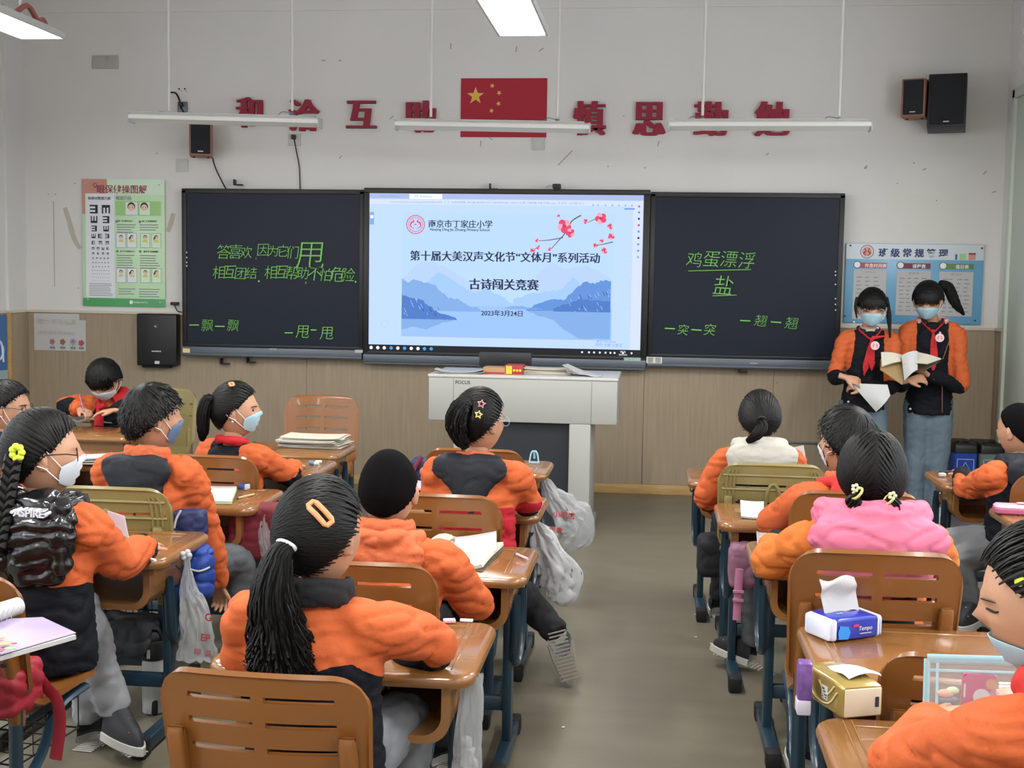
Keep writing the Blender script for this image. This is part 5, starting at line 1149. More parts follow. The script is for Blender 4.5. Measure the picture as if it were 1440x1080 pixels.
# ---- boy writing, facing the camera
w0 = V((-1.86, -2.18, DT))
t, H, I = person('boy in mask bent over writing at the front left desk, facing the camera', (147, 534, -1.88), k=1.10, yaw=188, hy=178, hp=-38, hr=0, sw=.15, bulk=1.1, lean=.10, hipd=.10,
    L=(A_(192, 570, -1.88), A_(160, 577, -2.10), V((-.9, -.3, -.12)), V((0, 0, -1)), dict(curl=(.2, .3))), R=(A_(92, 570, -1.88), A_(112, 576, -2.08), V((.85, -.35, -.15)), V((.2, 0, -1)), dict(curl=(.8, .8))), jm=both,
    tor=lambda la, h, f: abs(la)-.55+max(0, h-.85)*2 if h < .97 else 1, arm=std_arm(.95, .35), seed=16, hair=dict(th=.016, n=420, bang=.14, fl=.12, L=.5)); face_mask(t, H, MASKW); eyes(t, H)
k = MB(); N = I['N']; fw, rt = I['fw'], I['rt']
k.tube(crom([N-rt*.05+fw*.05, N-rt*.075-fw*.0+V((0, 0, .02)), N-rt*.06-fw*.06+V((0, 0, .05)), N+rt*.02-fw*.09+V((0, 0, .04)), N+rt*.06-fw*.04]), (.03, .022), 8); k.tube(crom([N+rt*.03+fw*.07-V((0, 0, .01)), N+fw*.10-V((0, 0, .035)), N-rt*.03+fw*.10-V((0, 0, .02))]), (.02, .02), 8); k.tube([N+fw*.10-V((0, 0, .02)), N+fw*.12-V((0, 0, .14))], [(.012, .02), (.005, .03)], 8); k.build('red_scarf', RED, t)
k = MB(); p = A_(118, 574, -2.11); k.tube([p+V((.01, -.02, -.015)), p+V((-.035, .02, .07))], .0035, 8); tag(k.build('pen', mat('violet pen', '#4b3a7a', rough=.3), loc=p), 'violet pen held by the writing boy', 'pen')
# ---- girl with white hood
WHQ = mat('off white quilted hood', '#aeaba1', rough=.8, bump=.3, bscale=40)
t, H, I = person('girl with short ponytail and white hood, seen from behind at right', (1068, 589, -3.52), k=.98, yaw=-4, hy=-3, hp=0, sw=.135, bulk=1.08,
    L=(A_(992, 700, -3.5), A_(1030, 705, -3.3)), R=(A_(1128, 690, -3.5), A_(1110, 690, -3.3)), jm=both, tor=lambda la, h, f: abs(la)-.75, arm=lambda a, u, f, s: (.95+.5*u-a) if s > 0 else 1.5+.5*u-a, seed=17,
    hair=dict(g=[(-.95, .0, .05)], th=.013, n=440, tail=[([A_(1071, 592, -3.62), A_(1072, 601, -3.655), A_(1064, 612, -3.66), A_(1050, 621, -3.65)], [.014, .022, .022, .008], dict(n=60, seed=2))]))
hair_tie(t, A_(1071, 590, -3.63), (0, -.8, -.6), .014, RUB); hood(t, I, WHQ, w_=.15, h=.065, th=.05, back=.085, drop=.03, ring=.034, taper=.92, wr=.004, ringup=.03)
k = MB(); k.box(-.03, .03, -.002, .002, -.035, .035, 0, M=RT(A_(1122, 640, -3.5), rad(10), 0, rad(-12))); k.box(-.022, .02, -.003, -.002, .0, .004, 1, M=RT(A_(1122, 640, -3.5), rad(10), 0, rad(-12))); k.build('plastic_badge', [PAPER, mat('red print', '#a04048')], t)
# ---- boy with red hood
t, H, I = person('boy with thick black hair, mask and red-lined orange collar, right row', (1191, 624, -4.48), k=1.03, yaw=-15, hy=-38, hp=3, sw=.14, bulk=1.1,
    L=(A_(1085, 735, -4.30), A_(1125, 700, -4.12)), R=(A_(1250, 730, -4.4), A_(1225, 730, -4.2)), jm=both, tor=lambda la, h, f: 1, arm=lambda a, u, f, s: 1.45-a if a < 1.7 else -1, seed=18,
    legs=((A_(1060, 800, -4.0), A_(1062, 905, -3.98), V((-.7, .35, .12))), None), trousers=mat('mid grey trousers', '#4f5256'), shoes=[mat('black canvas shoe', '#15161a', rough=.8), mat('white sole', '#b9b7b0'), mat('yellow lace', '#b9a040', rough=.7)],
    hair=dict(th=.019, n=560, L=.5, lift=.007, rough=.003)); face_mask(t, H, MASKW)
collar(t, I, ORGM, r=.066, h=.032, up=.028); hood(t, I, mat('scarlet hood cloth', '#b5231f', rough=.8, bump=.3), w_=.10, h=.05, th=.03, back=.075, drop=.03, ring=.02, taper=.8)
# ---- girl with pink hood
PK = mat('pink quilted hood', '#c46480', rough=.7, bump=.3, bscale=40)
O2 = patmat('coat navy and light orange', NAVY, ORG2)
t, H, I = person('girl with low pigtails and big pink hood, seen from behind at right', (1226, 668, -5.28), k=1.0, yaw=-2, hy=2, hp=2, sw=.15, bulk=1.12,
    L=(A_(1085, 790, -5.15), A_(1090, 762, -4.95)), R=(A_(1320, 790, -5.2), A_(1300, 790, -5.0)), jm=O2, tor=lambda la, h, f: abs(la)-.72, arm=lambda a, u, f, s: 1.35+.5*u-a, seed=19,
    hair=dict(g=[(-.55, -.52, -.65), (-.62, -.55, .56)], th=.014, n=560, tail=[([A_(1203, 700, -5.36), A_(1200, 708, -5.40), A_(1196, 712, -5.38)], [.016, .022, .01], dict(n=30)), ([A_(1250, 703, -5.37), A_(1256, 712, -5.40), A_(1257, 722, -5.38)], [.014, .022, .012], dict(n=36))]))
hood(t, I, PK, w_=.19, h=.10, th=.065, back=.095, drop=.065, ring=.045, taper=.75, wr=.008, rr_=.10, ringup=.035)
for px, py in ((1205, 694), (1250, 702)): hair_tie(t, A_(px, py, -5.40), (.7, .2, -.6), .018, mat('cream bead band', '#b9b06a', rough=.4), .0035)
for px, py in ((1203, 686), (1255, 697)):
    k = MB(); c = A_(px, py, -5.415)
    for a in range(5): k.sph(c+V((.007*cos(a*1.256), 0, .007*sin(a*1.256))), .0048, 6)
    k.build('flower_bead', mat('pale flower bead', '#cfd6a8', rough=.4), t)
# ---- boy at right edge
t, H, I = person('boy in navy hood and orange sleeve at the right edge, sitting sideways', (1434, 606, -3.42), k=1.0, yaw=-25, hy=-42, hp=0, sw=.14, bulk=1.1,
    L=(A_(1362, 690, -3.3), A_(1352, 668, -3.1)), jm=both, tor=lambda la, h, f: -1, arm=lambda a, u, f, s: (1.5+.9*u-a), seed=20,
    legs=((A_(1332, 765, -3.35), A_(1352, 845, -3.35), V((-.3, -.6, -.1))), (A_(1345, 790, -3.5), A_(1365, 850, -3.5), V((-.3, -.6, 0)))), trousers=mat('mid grey trousers light', '#66686a', rough=.9),
    hair=dict(th=.008, n=0, low=.0, m=mat('cropped black hair', '#0e0d0e'))); hood(t, I, NAVM, w_=.14, h=.06, th=.04, back=.07, drop=.03, ring=.034, taper=.9)
# ---- girl at lower right corner
t, H, I = person('girl in orange coat with red hood at the lower right corner, holding a pouch', (1474, 845, -6.78), k=1.0, yaw=-25, hy=-72, hp=-12, sw=.14, bulk=1.0, neck=(.02, -.02),
    L=(A_(1262, 1075, -6.62), A_(1312, 1012, -6.42), V((.9, .2, .05)), V((.1, .5, -.9)), dict(curl=(.3, .4))), R=(A_(1500, 1080, -6.5), A_(1440, 1000, -6.35)), jm=both, tor=lambda la, h, f: 1, arm=lambda a, u, f, s: 1.72-a, seed=21,
    hair=dict(g=[(-.9, .2, 0)], th=.010, n=480)); hood(t, I, mat('scarlet hood cloth', '#b5231f'), w_=.15, h=.10, th=.05, back=.05, drop=.05, ring=.035, taper=.9); collar(t, I, NAVM, r=.07, h=.03, up=.03)
face_mask(t, H, chin=True); eyes(t, H, True)
k = MB(); k.sph(A_(1437, 818, -6.83), .012, 8); k.build('hair_bead', mat('neon bead', '#c9d83c', rough=.5), t)
# ---- two standing girls
def badge(t, p, n=(0, -1, 0)):
    k = MB(); M = RT(p) @ Matrix(((1, 0, 0, 0), (0, 0, -1, 0), (0, 1, 0, 0), (0, 0, 0, 1)))
    k.prism([(.026*cos(a), .026*sin(a)) for a in [i/18*2*pi for i in range(18)]], -.004, .003, 0, M)
    for s_ in (-1, 1):
        k.tube([V(p)+V((s_*.010, -.0035, -.010)), V(p)+V((s_*.012, -.0035, 0)), V(p)+V((s_*.006, -.0035, .010))], .0022, 5, 1)
    k.build('round_badge', [mat('badge pink', '#d3b4b4', rough=.3), mat('red print', '#a04048')], t)
def tie_scarf(t, I, N, d1, d2):
    """red neckerchief: band round the neck, knot, two hanging tails"""
    k = MB(); fw, rt, UP = I['fw'], I['rt'], V((0, 0, 1)); kn = N+fw*.085-UP*.045
    for s_ in (-1, 1): k.tube(crom([N+rt*s_*.055-fw*.02+UP*.02, N+rt*s_*.06+fw*.03+UP*.005, kn+rt*s_*.008]), [(.006, .012), (.006, .018), (.006, .010)], 8, up=fw)
    k.sph(kn, (.014, .012, .014), 8)
    for d, wd in (d1, d2): 
        a = kn; b = kn+V(d); k.tube([a, a+(b-a)*.3, a+(b-a)*.75, b], [(.008, .003), (.020, .003), (.024, .003), (.004, .002)], 8, up=fw)
    vs_, ns, fs = remesh(k, .0035, 1); finish('red_scarf', (wrinkle(vs_, ns, .003, 30, 3), fs), RED, t)
JEAN = mat('blue grey jeans', '#5b6a76', rough=.9, var=.18, vscale=5, bump=.3, bscale=160)
stor = lambda la, h, f: min(abs(la)-.86+.18*max(0, h-.8)/.2, h-.50)
Y1 = -.82
t, H, I = person('standing girl with glasses and mask holding a white sheet, left of the pair', (1226, 434, Y1), k=1.06, yaw=176, hy=184, hp=-12, hr=rad(0), hipz=.79, sw=.140, bulk=.94, stand=True, neck=(-.01, .0),
    R=(A_(1173, 530, Y1-.02), A_(1190, 531, Y1-.19), V((.85, -.1, -.25)), V((0, .6, -.6)), dict(curl=(.5, .5))), L=(A_(1256, 543, Y1-.04), A_(1214, 546, Y1-.18), V((-.9, 0, .25)), V((0, .6, -.5)), dict(curl=(.7, .8))), jm=both, tor=stor, arm=std_arm(.95, .05), seed=22, long_=.03,
    trousers=JEAN, extra_hip=(-.015, 0), shoes=[mat('pale shoe', '#a5a6a8', rough=.6), mat('white sole', '#b9b7b0'), mat('white lace', '#c8c8c4')],
    hair=dict(th=.015, n=520, bang=.02, fl=.16, fn=70, g=[(-.9, -.2, 0)], m=HAIRM, tail=[([A_(1205, 418, Y1-.01), A_(1203, 432, Y1-.02), A_(1205, 448, Y1-.02)], [.008, .009, .003], dict(n=14, r0=.003)), ([A_(1246, 418, Y1), A_(1250, 445, Y1), A_(1252, 475, Y1-.01)], [.012, .016, .004], dict(n=24, r0=.003))]))
face_mask(t, H); glasses(t, H, mat('clear glasses frame', '#9aa3aa')); eyes(t, H); collar(t, I, NAVM, r=.06, h=.024, up=.008, op=30); collar(t, I, mat('cream turtleneck', '#b3aa9c', rough=.9), r=.042, h=.022, up=.015, op=3, name='turtleneck')
tie_scarf(t, I, I['N'], ((.0, -.05, -.19), 1), ((-.045, -.045, -.22), 1)); 
k = MB(); p0 = I['N']+I['fw']*.09+V((.0, 0, -.035)); k.tube([p0, p0+V((.09, -.0, .015))], [(.012, .004), (.002, .002)], 6, up=(0, 1, 0)); k.build('scarf_end', RED, t)
badge(t, A_(1230.5, 486, Y1-.125)); k = MB()
for px, py, dy in ((1234.5, 461, -.115), (1201, 453, -.10), (1193, 565, -.13)): k.sph(A_(px, py, Y1+dy), .007, 8)
k.build('press_stud', PAPER, t)
p = A_(1222, 553, Y1-.2); k = MB()
q = [A_(1197, 539, Y1-.20), A_(1248, 541, Y1-.22), A_(1252, 556, Y1-.23), A_(1232, 579, Y1-.22)]
k.sheet([i/8 for i in range(9)], [i/8 for i in range(9)], lambda u, v: (q[0]*(1-u)+q[1]*u)*(1-v)+(q[3]*(1-u)+q[2]*u)*v+V((0, -.03*sin(pi*u)*v, .0)), lambda u, v: True, .001); tag(k.build('paper_sheet', PAPER, loc=p), 'curled white sheet held by the standing girl with glasses', 'paper')
Y2 = -.72
t, H, I = person('standing girl with high ponytail reading an open book, right of the pair', (1305, 424, Y2), k=1.06, yaw=186, hy=198, hp=-18, hr=rad(0), hipz=.80, sw=.148, bulk=.98, stand=True, neck=(.025, 0),
    R=(A_(1266, 540, Y2-.04), A_(1278, 535, Y2-.24), V((.7, -.3, .2)), V((.2, .5, -.5)), dict(curl=(.5, .6))), L=(A_(1352, 543, Y2-.04), A_(1304, 527, Y2-.22), V((-.75, -.2, .45)), V((-.2, .3, .9)), dict(curl=(.5, .6))), jm=both, tor=stor, arm=std_arm(1.15, .2), seed=23, long_=.06,
    trousers=JEAN, extra_hip=(0, 0), shoes=[mat('pale shoe', '#a5a6a8'), mat('white sole', '#b9b7b0'), mat('white lace', '#c8c8c4')],
    hair=dict(th=.015, n=520, bang=.03, fl=.14, fn=90, g=[(-.55, .80, -.10)], tail=[([A_(1322, 398, Y2+.06), A_(1334, 405, Y2+.09), A_(1343, 425, Y2+.09), A_(1356, 443, Y2+.09)], [.018, .034, .030, .006], dict(n=80, seed=2, fluff=.3))]))
face_mask(t, H); eyes(t, H); collar(t, I, NAVM, r=.062, h=.026, up=.008, op=35); tie_scarf(t, I, I['N'], ((.0, -.05, -.26), 1), ((.01, -.045, -.20), 1))
hood(t, I, mat('pale pink hood lining', '#cf9a98', rough=.85), w_=.08, h=.03, th=.03, back=.05, drop=-.01, ring=.02, taper=.9, rr_=.07)
badge(t, A_(1321.5, 475, Y2-.135)); k = MB()
for px, py, dy in ((1322, 468, -.13), (1280, 575, -.15)): k.sph(A_(px, py, Y2+dy), .007, 8)
k.build('press_stud', PAPER, t)
k = MB(); k.tube([A_(1336, 476, Y2-.10), A_(1326, 505, Y2-.13)], .002, 5); k.tube([A_(1325, 540, Y2-.14), A_(1325, 580, Y2-.14)], .002, 5); k.build('piping', mat('copper piping', '#8a5a40', rough=.5), t)
t = thing('open_book', 'open tan-covered book with white pages held by the standing girl', 'book', A_(1275, 520, Y2-.28))
def bq(a, b, c, d, bow, n, m_, name, th=.002):
    P_ = [A_(*x) for x in (a, b, c, d)]; k = MB(); k.sheet([i/8 for i in range(9)], [i/6 for i in range(7)], lambda u, v: (P_[0]*(1-u)+P_[1]*u)*(1-v)+(P_[3]*(1-u)+P_[2]*u)*v+V((0, -bow*sin(pi*u), bow*.6*sin(pi*u))), lambda u, v: True, th); return k.build(name, m_, t)
TAN = mat('tan book cover', '#9a7f55', rough=.6)
bq((1238, 505, Y2-.26), (1276, 512, Y2-.26), (1268, 541, Y2-.32), (1238, 520, Y2-.36), .0, 1, TAN, 'left_cover', .004)
bq((1239, 496, Y2-.27), (1270, 500, Y2-.26), (1272, 508, Y2-.27), (1240, 516, Y2-.35), .012, 1, CREAM, 'left_pages', .010)
bq((1282, 495, Y2-.24), (1324, 505, Y2-.26), (1304, 512, Y2-.34), (1270, 512, Y2-.33), .012, 1, CREAM, 'right_pages', .006)
bq((1288, 493, Y2-.24), (1322, 508, Y2-.25), (1300, 522, Y2-.30), (1282, 515, Y2-.28), .0, 1, mat('dark tan cover', '#4e3a28', rough=.6), 'right_cover', .004)
bq((1268, 500, Y2-.30), (1290, 494, Y2-.30), (1290, 520, Y2-.35), (1272, 535, Y2-.35), .02, 1, PAPER, 'curled_pages', .004)
# ---------------------------------------------------------------- things on, in and under the desks
def top(px, py, dz=0): return at(px, py, Z=DT+.0016+dz)
def frame3(A, B, C, z=None):
    """matrix with x along A->B, y along A->C, origin A, z up"""
    x = (B-A); x.z = 0; x.normalize(); y = V((-x.y, x.x, 0)); 
    if y.dot(C-A) < 0: y = -y
    return Matrix(((x.x, y.x, 0, A.x), (x.y, y.y, 0, A.y), (0, 0, 1, A.z if z is None else z), (0, 0, 0, 1))), (B-A).length, abs((C-A).dot(y))
TISS = mat('white tissue', '#b4b4b4', rough=.95, bump=.2, bscale=60)
def tissue(k, M, pts, w_=.09, m=0):
    P = [V(p) for p in pts]; C = crom(P, 4); n = len(C)
    k.sheet([i/8 for i in range(9)], list(range(n)), lambda u, v: C[int(v)]+V((0, (u-.5)*w_*(1-.0*v/n), .006*sin(u*7+v*.5))), lambda u, v: True, .0015, m=m, M=M)
# blue tissue pack
M, L_, D_ = frame3(top(1168, 904), top(1254, 893), top(1143, 878)); L_, D_ = .150, .10; H_ = .052
A0 = M @ V((L_/2, D_/2, 0)); t = thing('tissue_pack', 'blue and white tissue pack with a tissue pulled up, on the desk', 'tissues', A0)
k = MB(); R = []
for x, s_ in ((0, .80), (.006, .96), (.03, 1), (L_*.5, 1.02), (L_-.03, 1), (L_-.006, .96), (L_, .80)):
    R.append([(x, D_/2+y*s_, H_/2*(1.0)+z*s_*(1.12 if .02 < x < L_-.02 and z > 0 else 1)) for y, z in rrect(D_, H_, .008, 3)])
k.rings(R, M=M); k.build('wrapper', mat('tissue wrapper blue', '#1c2f9c', rough=.25, var=.1, vscale=15, coat=.4), t)
for x, rr2_ in ((-.001, ((-.001, .84), (.006, .985), (.016, 1.012))), (L_+.001, ((L_-.010, 1.012), (L_-.005, .985), (L_+.001, .84)))):
    k = MB(); k.rings([[(x+dx, D_/2+y*s_, H_/2+z*s_) for y, z in rrect(D_*.98, H_*.96, .008, 3)] for dx, s_ in ((-.002, .86), (0, .97), (.002, .99))], M=M)
    k.rings([[(x_, D_/2+y*s_, H_/2+z*s_) for y, z in rrect(D_, H_, .008, 3)] for x_, s_ in rr2_], M=M)
    k.build('white_end', mat('wrapper white', '#cfd6e6', rough=.3), t)
k = MB(); Mf = M @ Matrix(((1, 0, 0, 0), (0, 0, -1, -.0026), (0, 1, 0, 0), (0, 0, 0, 1)))
k.prism([(.022, .006), (.050, .004), (.056, .02), (.05, .034), (.026, .038), (.020, .022)], -.0012, .0005, 1, Mf)
k.text('Tempo', None, wd=.040, M=Mf @ Matrix.Translation((.100, .026, .0015)), m=0, off=.02, shear=.15); k.box(.084, .118, .014, .0155, 0, .0012, 0, M=Mf); k.box(.064, .080, .033, .038, 0, .0012, 2, M=Mf)
Mt = M @ Matrix.Translation((.075, D_*.60, H_*1.09)); k.text('Tempo', None, wd=.055, M=Mt @ Matrix.Rotation(pi, 4, 'Z'), m=0, off=.02); k.text('得宝', None, wd=.018, M=Mt @ Matrix.Translation((-.02, -.022, 0)) @ Matrix.Rotation(pi, 4, 'Z'), m=0, off=.02)
k.build('print', [PAPER, mat('bright blue print', '#2f86d8', rough=.3), mat('print red', '#c2304a')], t, smooth=False)
k = MB(); Mx = M @ Matrix.Translation((.075, D_*.55, 0)) @ Matrix.Rotation(rad(90), 4, 'Z')
tissue(k, Mx, ((0, 0, H_), (.01, .004, H_+.04), (.0, .010, H_+.07), (.006, .014, H_+.085)), .105); k.build('tissue', TISS, t)
# gold tissue pack
M, L_, D_ = frame3(top(1184, 1011), top(1243, 1006), top(1135, 978)); L_, D_ = .088, .165; H_ = .062
t = thing('tissue_pack', 'gold and cream tissue pack with white tissue, at the desk corner', 'tissues', M @ V((L_/2, D_/2, 0)))
k = MB(); k.rings([[(L_/2+x*s_, y, H_/2+z*s_*(1.1 if (z > 0 and .02 < y < D_-.02) else 1)) for x, z in rrect(L_, H_, .006, 3)] for y, s_ in ((0, .96), (.004, 1), (.03, 1), (D_*.5, 1.02), (D_-.03, 1), (D_, .95))], M=M); k.build('wrapper', mat('gold wrapper', '#a38c48', rough=.22, metal=.35, var=.12, vscale=20, coat=.4), t)
k = MB(); k.box(.004, L_-.004, -.003, .002, .003, H_-.004, bev=.002, M=M); k.build('cream_end', mat('cream card end', '#cdbfa8', rough=.6), t)
k = MB(); Ms = M @ Matrix(((0, 0, -1, -.001), (1, 0, 0, 0), (0, 1, 0, 0), (0, 0, 0, 1)))
k.box(.055, .078, .018, .045, 0, .0015, 0, M=Ms)
for i in range(4):
    for j in range(4):
        if (i*3+j*5) % 4 < 2: k.box(.058+i*.0045, .061+i*.0045, .021+j*.0055, .0245+j*.0055, .001, .0022, 1, M=Ms)
k.tube(crom([Ms @ V((.02, .045, .001)), Ms @ V((.05, .015, .001)), Ms @ V((.10, .012, .001)), Ms @ V((.14, .04, .001))]), .0018, 5, 2)
k.tube(crom([Ms @ V((.03, .055, .001)), Ms @ V((.06, .03, .001)), Ms @ V((.09, .05, .001))]), .0015, 5, 2); k.box(.12, .145, .012, .020, 0, .0015, 3, M=Ms); k.box(.07, .078, -.004, -.0028, .02, .04, 1, M=M)
k.build('print', [PAPER, INK, mat('pale gold line', '#d8cc94', rough=.3), mat('lime print', '#67b84a')], t, smooth=False)
k = MB(); k.sheet([i/6 for i in range(7)], [i/6 for i in range(7)], lambda u, v: (.03+v*.085, .03+u*(.085-.05*v)+.02*v, H_*1.10+.012*sin(v*2.6)-.012*v+.003*sin(u*6)), lambda u, v: True, .0015, M=M); k.build('tissue', TISS, t)
# zipped clear pouch
t = thing('clear_pouch', 'clear zip pouch with pale blue edges and pink card inside, held up', 'pouch', A_(1360, 995, -6.36))
Yp = -6.36; q = [A_(1302, 998, Yp), A_(1440, 1003, Yp-.03), A_(1438, 930, Yp-.01), A_(1304, 926, Yp+.02)]
BLUE = mat('pale blue pvc', '#8fb3bd', rough=.4)
k = MB()
for a, b, r in ((0, 1, .004), (1, 2, .006), (2, 3, .009), (3, 0, .006)): k.tube([q[a], q[b]], (r, .004), 8, up=(0, 1, 0))
k.tube([q[2]-V((0, 0, .022)), q[3]-V((0, 0, .022))], .003, 6); k.tube([q[0]+V((.018, -.004, 0)), q[3]+V((.018, -.004, -.005))], .003, 6); k.build('edge_binding', BLUE, t)
k = MB(); k.add([q[0]+V((0, -.012, 0)), q[1]+V((0, -.012, 0)), q[2]+V((0, -.004, 0)), q[3]+V((0, -.004, 0))], [(0, 1, 2, 3)]); k.add([q[0]+V((0, .012, 0)), q[1]+V((0, .012, 0)), q[2]+V((0, .004, 0)), q[3]+V((0, .004, 0))], [(0, 1, 2, 3)])
CLEAR = mat('clear film', '#dfe8ea', rough=.12, alpha=.18, spec=.8); k.build('clear_panel', CLEAR, t)
t2 = thing('pink_packet', 'magenta packet inside the clear pouch', 'packet', A_(1375, 990, Yp)); Mf = Matrix(((1, 0, 0, 0), (0, 0, -1, Yp+.004), (0, 1, 0, 0), (0, 0, 0, 1))); a = A_(1351, 994, Yp); b = A_(1402, 948, Yp)
k = MB(); k.rings([[((a.x+b.x)/2+x*s_, Yp+dy, (a.z+b.z)/2+z*s_) for x, z in rrect(b.x-a.x, b.z-a.z, .006, 3)] for dy, s_ in ((-.004, .96), (0, 1), (.006, .96))]); k.build('packet', mat('magenta packet', '#a8205e', rough=.35), t2)
k = MB(); k.disc((a.x+b.x)/2+.004, a.z+.022, .015, Yp-.0045, 0, 18); k.box(a.x+.003, a.x+.006, Yp-.005, Yp-.004, a.z+.02, a.z+.045, 0); k.disc(b.x-.010, b.z-.018, .010, Yp-.0045, 1, 14); k.build('print', [PAPER, mat('caramel print', '#b07a48')], t2, smooth=False)
k = MB(); c = A_(1330, 975, Yp); k.sph(c, (.016, .006, .008), 8, 0); k.sph(c+V((.012, 0, .006)), (.012, .005, .007), 8, 1); k.sph(c+V((.006, .003, -.012)), (.018, .006, .006), 8, 2); tag(k.build('sweets', [mat('peach sweet', '#c79a7d'), mat('pale green sweet', '#c0cfa8'), mat('dusky sweet', '#6c6f80')], loc=c), 'small wrapped sweets inside the clear pouch', 'sweets')
# plastic bags hung at desk sides
PLAST = mat('thin milky plastic', '#b9bcbe', rough=.3, alpha=.42, spec=.7, bump=.5, bscale=30)
PLAST2 = mat('white crumpled plastic', '#c0c2c4', rough=.4, alpha=.72, spec=.6, bump=.5, bscale=30)
def bag(label, spine, w_, Y, m=PLAST, seed=0, text=None, flat=.45, pnm='plastic_bag', tm=None, amp=.16):
    """spine: photo points top to bottom; w_: half widths in metres"""
    P = [at(x, y, Y) for x, y in spine]; t = thing(pnm, label, 'bag', (P[0].x, Y, P[-1].z)); C = crom(P, 9); K = len(C); ws = interp(w_, K); n = 64; R = []
    for i in range(K):
        tt = (C[min(i+1, K-1)]-C[max(i-1, 0)]).normalized(); u = V((0, 1, 0)); s_ = tt.cross(u).normalized(); row = []
        for j in range(n):
            a = 2*pi*j/n; q3 = noise.noise(V((cos(a)*3.2+seed, sin(a)*3.2, C[i].z*16))); nz = 1+amp*noise.noise(V((cos(a)*1.6+seed, sin(a)*1.6, C[i].z*9)))*2.4-amp*1.6*max(0, 1-abs(q3)*5)+amp*.5*sin(a*9+seed+i*.15)*(1-.6*i/K); row.append(C[i]+s_*(cos(a)*ws[i]*nz)+u*(sin(a)*ws[i]*flat*nz)+V((0, 0, .01*noise.noise(V((cos(a)*3, sin(a)*3, seed+i*.3))))))
        R.append(row)
    k = MB(); k.rings(R, cap=False); k.rings(R[-1:]+[[V(p)*.4+C[-1]*.6 for p in R[-1]]], cap=True); k.build('bag_film', m, t, angle=80)
    if text:
        for s, (px, py), wd in text: k = MB(); p = at(px, py, Y-max(ws)*flat-.012); k.text(s, (p.x, p.z), wd=wd, Y=p.y, off=.02, rot=rad(-6)); k.build('red_print', mat('bag print red', '#a8323a', rough=.5), t, smooth=False)
    return t
t = bag('knotted plastic carrier bag with red print hanging at the left block of desks', [(262, 784), (264, 800), (265, 830), (275, 870), (277, 928)], [.010, .010, .030, .052, .056], -4.985, seed=1, text=[('G', (293, 868), .022), ('EP', (289, 897), .030), ('印  品', (285, 918), .055)])
k = MB(); p = A_(262, 781, -4.985)
for i in range(5): k.sph(p+V((.010*cos(i*1.3), .006*sin(i*2), .010*sin(i*1.3))), .009, 7)
k.build('knot', PLAST2, t)
bag('thin grey plastic bag hanging beside the desk with the green notebook', [(373, 722), (372, 740), (376, 765), (385, 800), (380, 830)], [.012, .022, .04, .05, .045], -4.20, seed=2)
bag('small plastic bag hanging at the desk of the masked ponytail girl', [(458, 668), (457, 680), (460, 700)], [.010, .018, .03], -3.35, seed=3)
bag('crumpled white plastic bag hanging low over the aisle', [(752, 735), (765, 762), (785, 800), (785, 828), (776, 842)], [.010, .055, .075, .065, .03], -4.05, m=PLAST2, seed=4, amp=.22)
bag('clear plastic bag with red print spread out toward the podium', [(764, 672), (778, 700), (800, 728), (808, 750), (790, 768)], [.008, .045, .085, .075, .03], -3.12, seed=5, text=[('小吃店', (793, 724), .10), ('美食', (782, 745), .06)], amp=.22)
bag('long narrow clear plastic bag with tissues, nearest desk of middle row', [(665, 948), (663, 985), (660, 1030), (656, 1085)], [.022, .026, .030, .036], -6.02, seed=6, amp=.08)
k = MB()
for i in range(12):
    r = random.Random(i); p = A_(652+r.uniform(0, 14), 1035+r.uniform(0, 45), -6.02); k.sph(p, (.014, .010, .012), 6, rot=Matrix.Rotation(r.uniform(0, 3), 3, 'X'))
vs_, ns, fs = remesh(k, .004, 1); o = MB(); o.add(wrinkle(vs_, ns, .006, 60, 2), fs); tag(o.build('crumpled_tissue', TISS, loc=A_(658, 1050, -6.02)), 'crumpled white tissues inside the long clear bag', 'tissue')
# papers and books
def quadbook(name, label, cat, pts, th, mats, mid=0, curl=0, grp=None, coverm=None):
    P = [top(*p) for p in pts]; c = sum(P, V())/4; t = thing(name, label, cat, c, group=grp)
    k = MB(); k.sheet([i/10 for i in range(11)], [i/6 for i in range(7)], lambda u, v: (P[0]*(1-u)+P[1]*u)*(1-v)+(P[3]*(1-u)+P[2]*u)*v+V((0, 0, th/2+.001+curl*(abs(u-.5)*2)**2.5+curl*.3*sin(v*5))), lambda u, v: True, th); k.build('pages', mats, t)
    if coverm:
        k = MB(); e = 1.03; Q_ = [c+(p-c)*e for p in P]; k.sheet([0, .5, 1], [0, .5, 1], lambda u, v: (Q_[0]*(1-u)+Q_[1]*u)*(1-v)+(Q_[3]*(1-u)+Q_[2]*u)*v+V((0, 0, .001)), lambda u, v: True, .0015); k.build('cover', coverm, t)
    return t, c
t, c = quadbook('open_book', 'open white paperback with lifted pages on the desk of the shaved-head boy', 'book', [(632, 797), (678, 803), (708, 770), (622, 756)], .010, CREAM, curl=.010, coverm=mat('grey cover', '#6a6f68'))
k = MB(); k.tube(crom([top(612, 775, .012), top(616, 762, .022), top(626, 755, .020)]), (.03, .012), 8, up=(0, 0, 1)); k.build('curled_page', CREAM, t)
k = MB(); k.sheet([i/8 for i in range(9)], [i/4 for i in range(5)], lambda u, v: top(640+58*u, 762-4*u+26*v)+V((0, 0, .016+.012*u*u+.006*sin(v*4))), lambda u, v: True, .0008); k.build('loose_page', PAPER, t)
c = A_(662, 832, -5.12); t = thing('paper_roll', 'rolled white booklet in the open drawer of the second middle desk', 'roll', c)
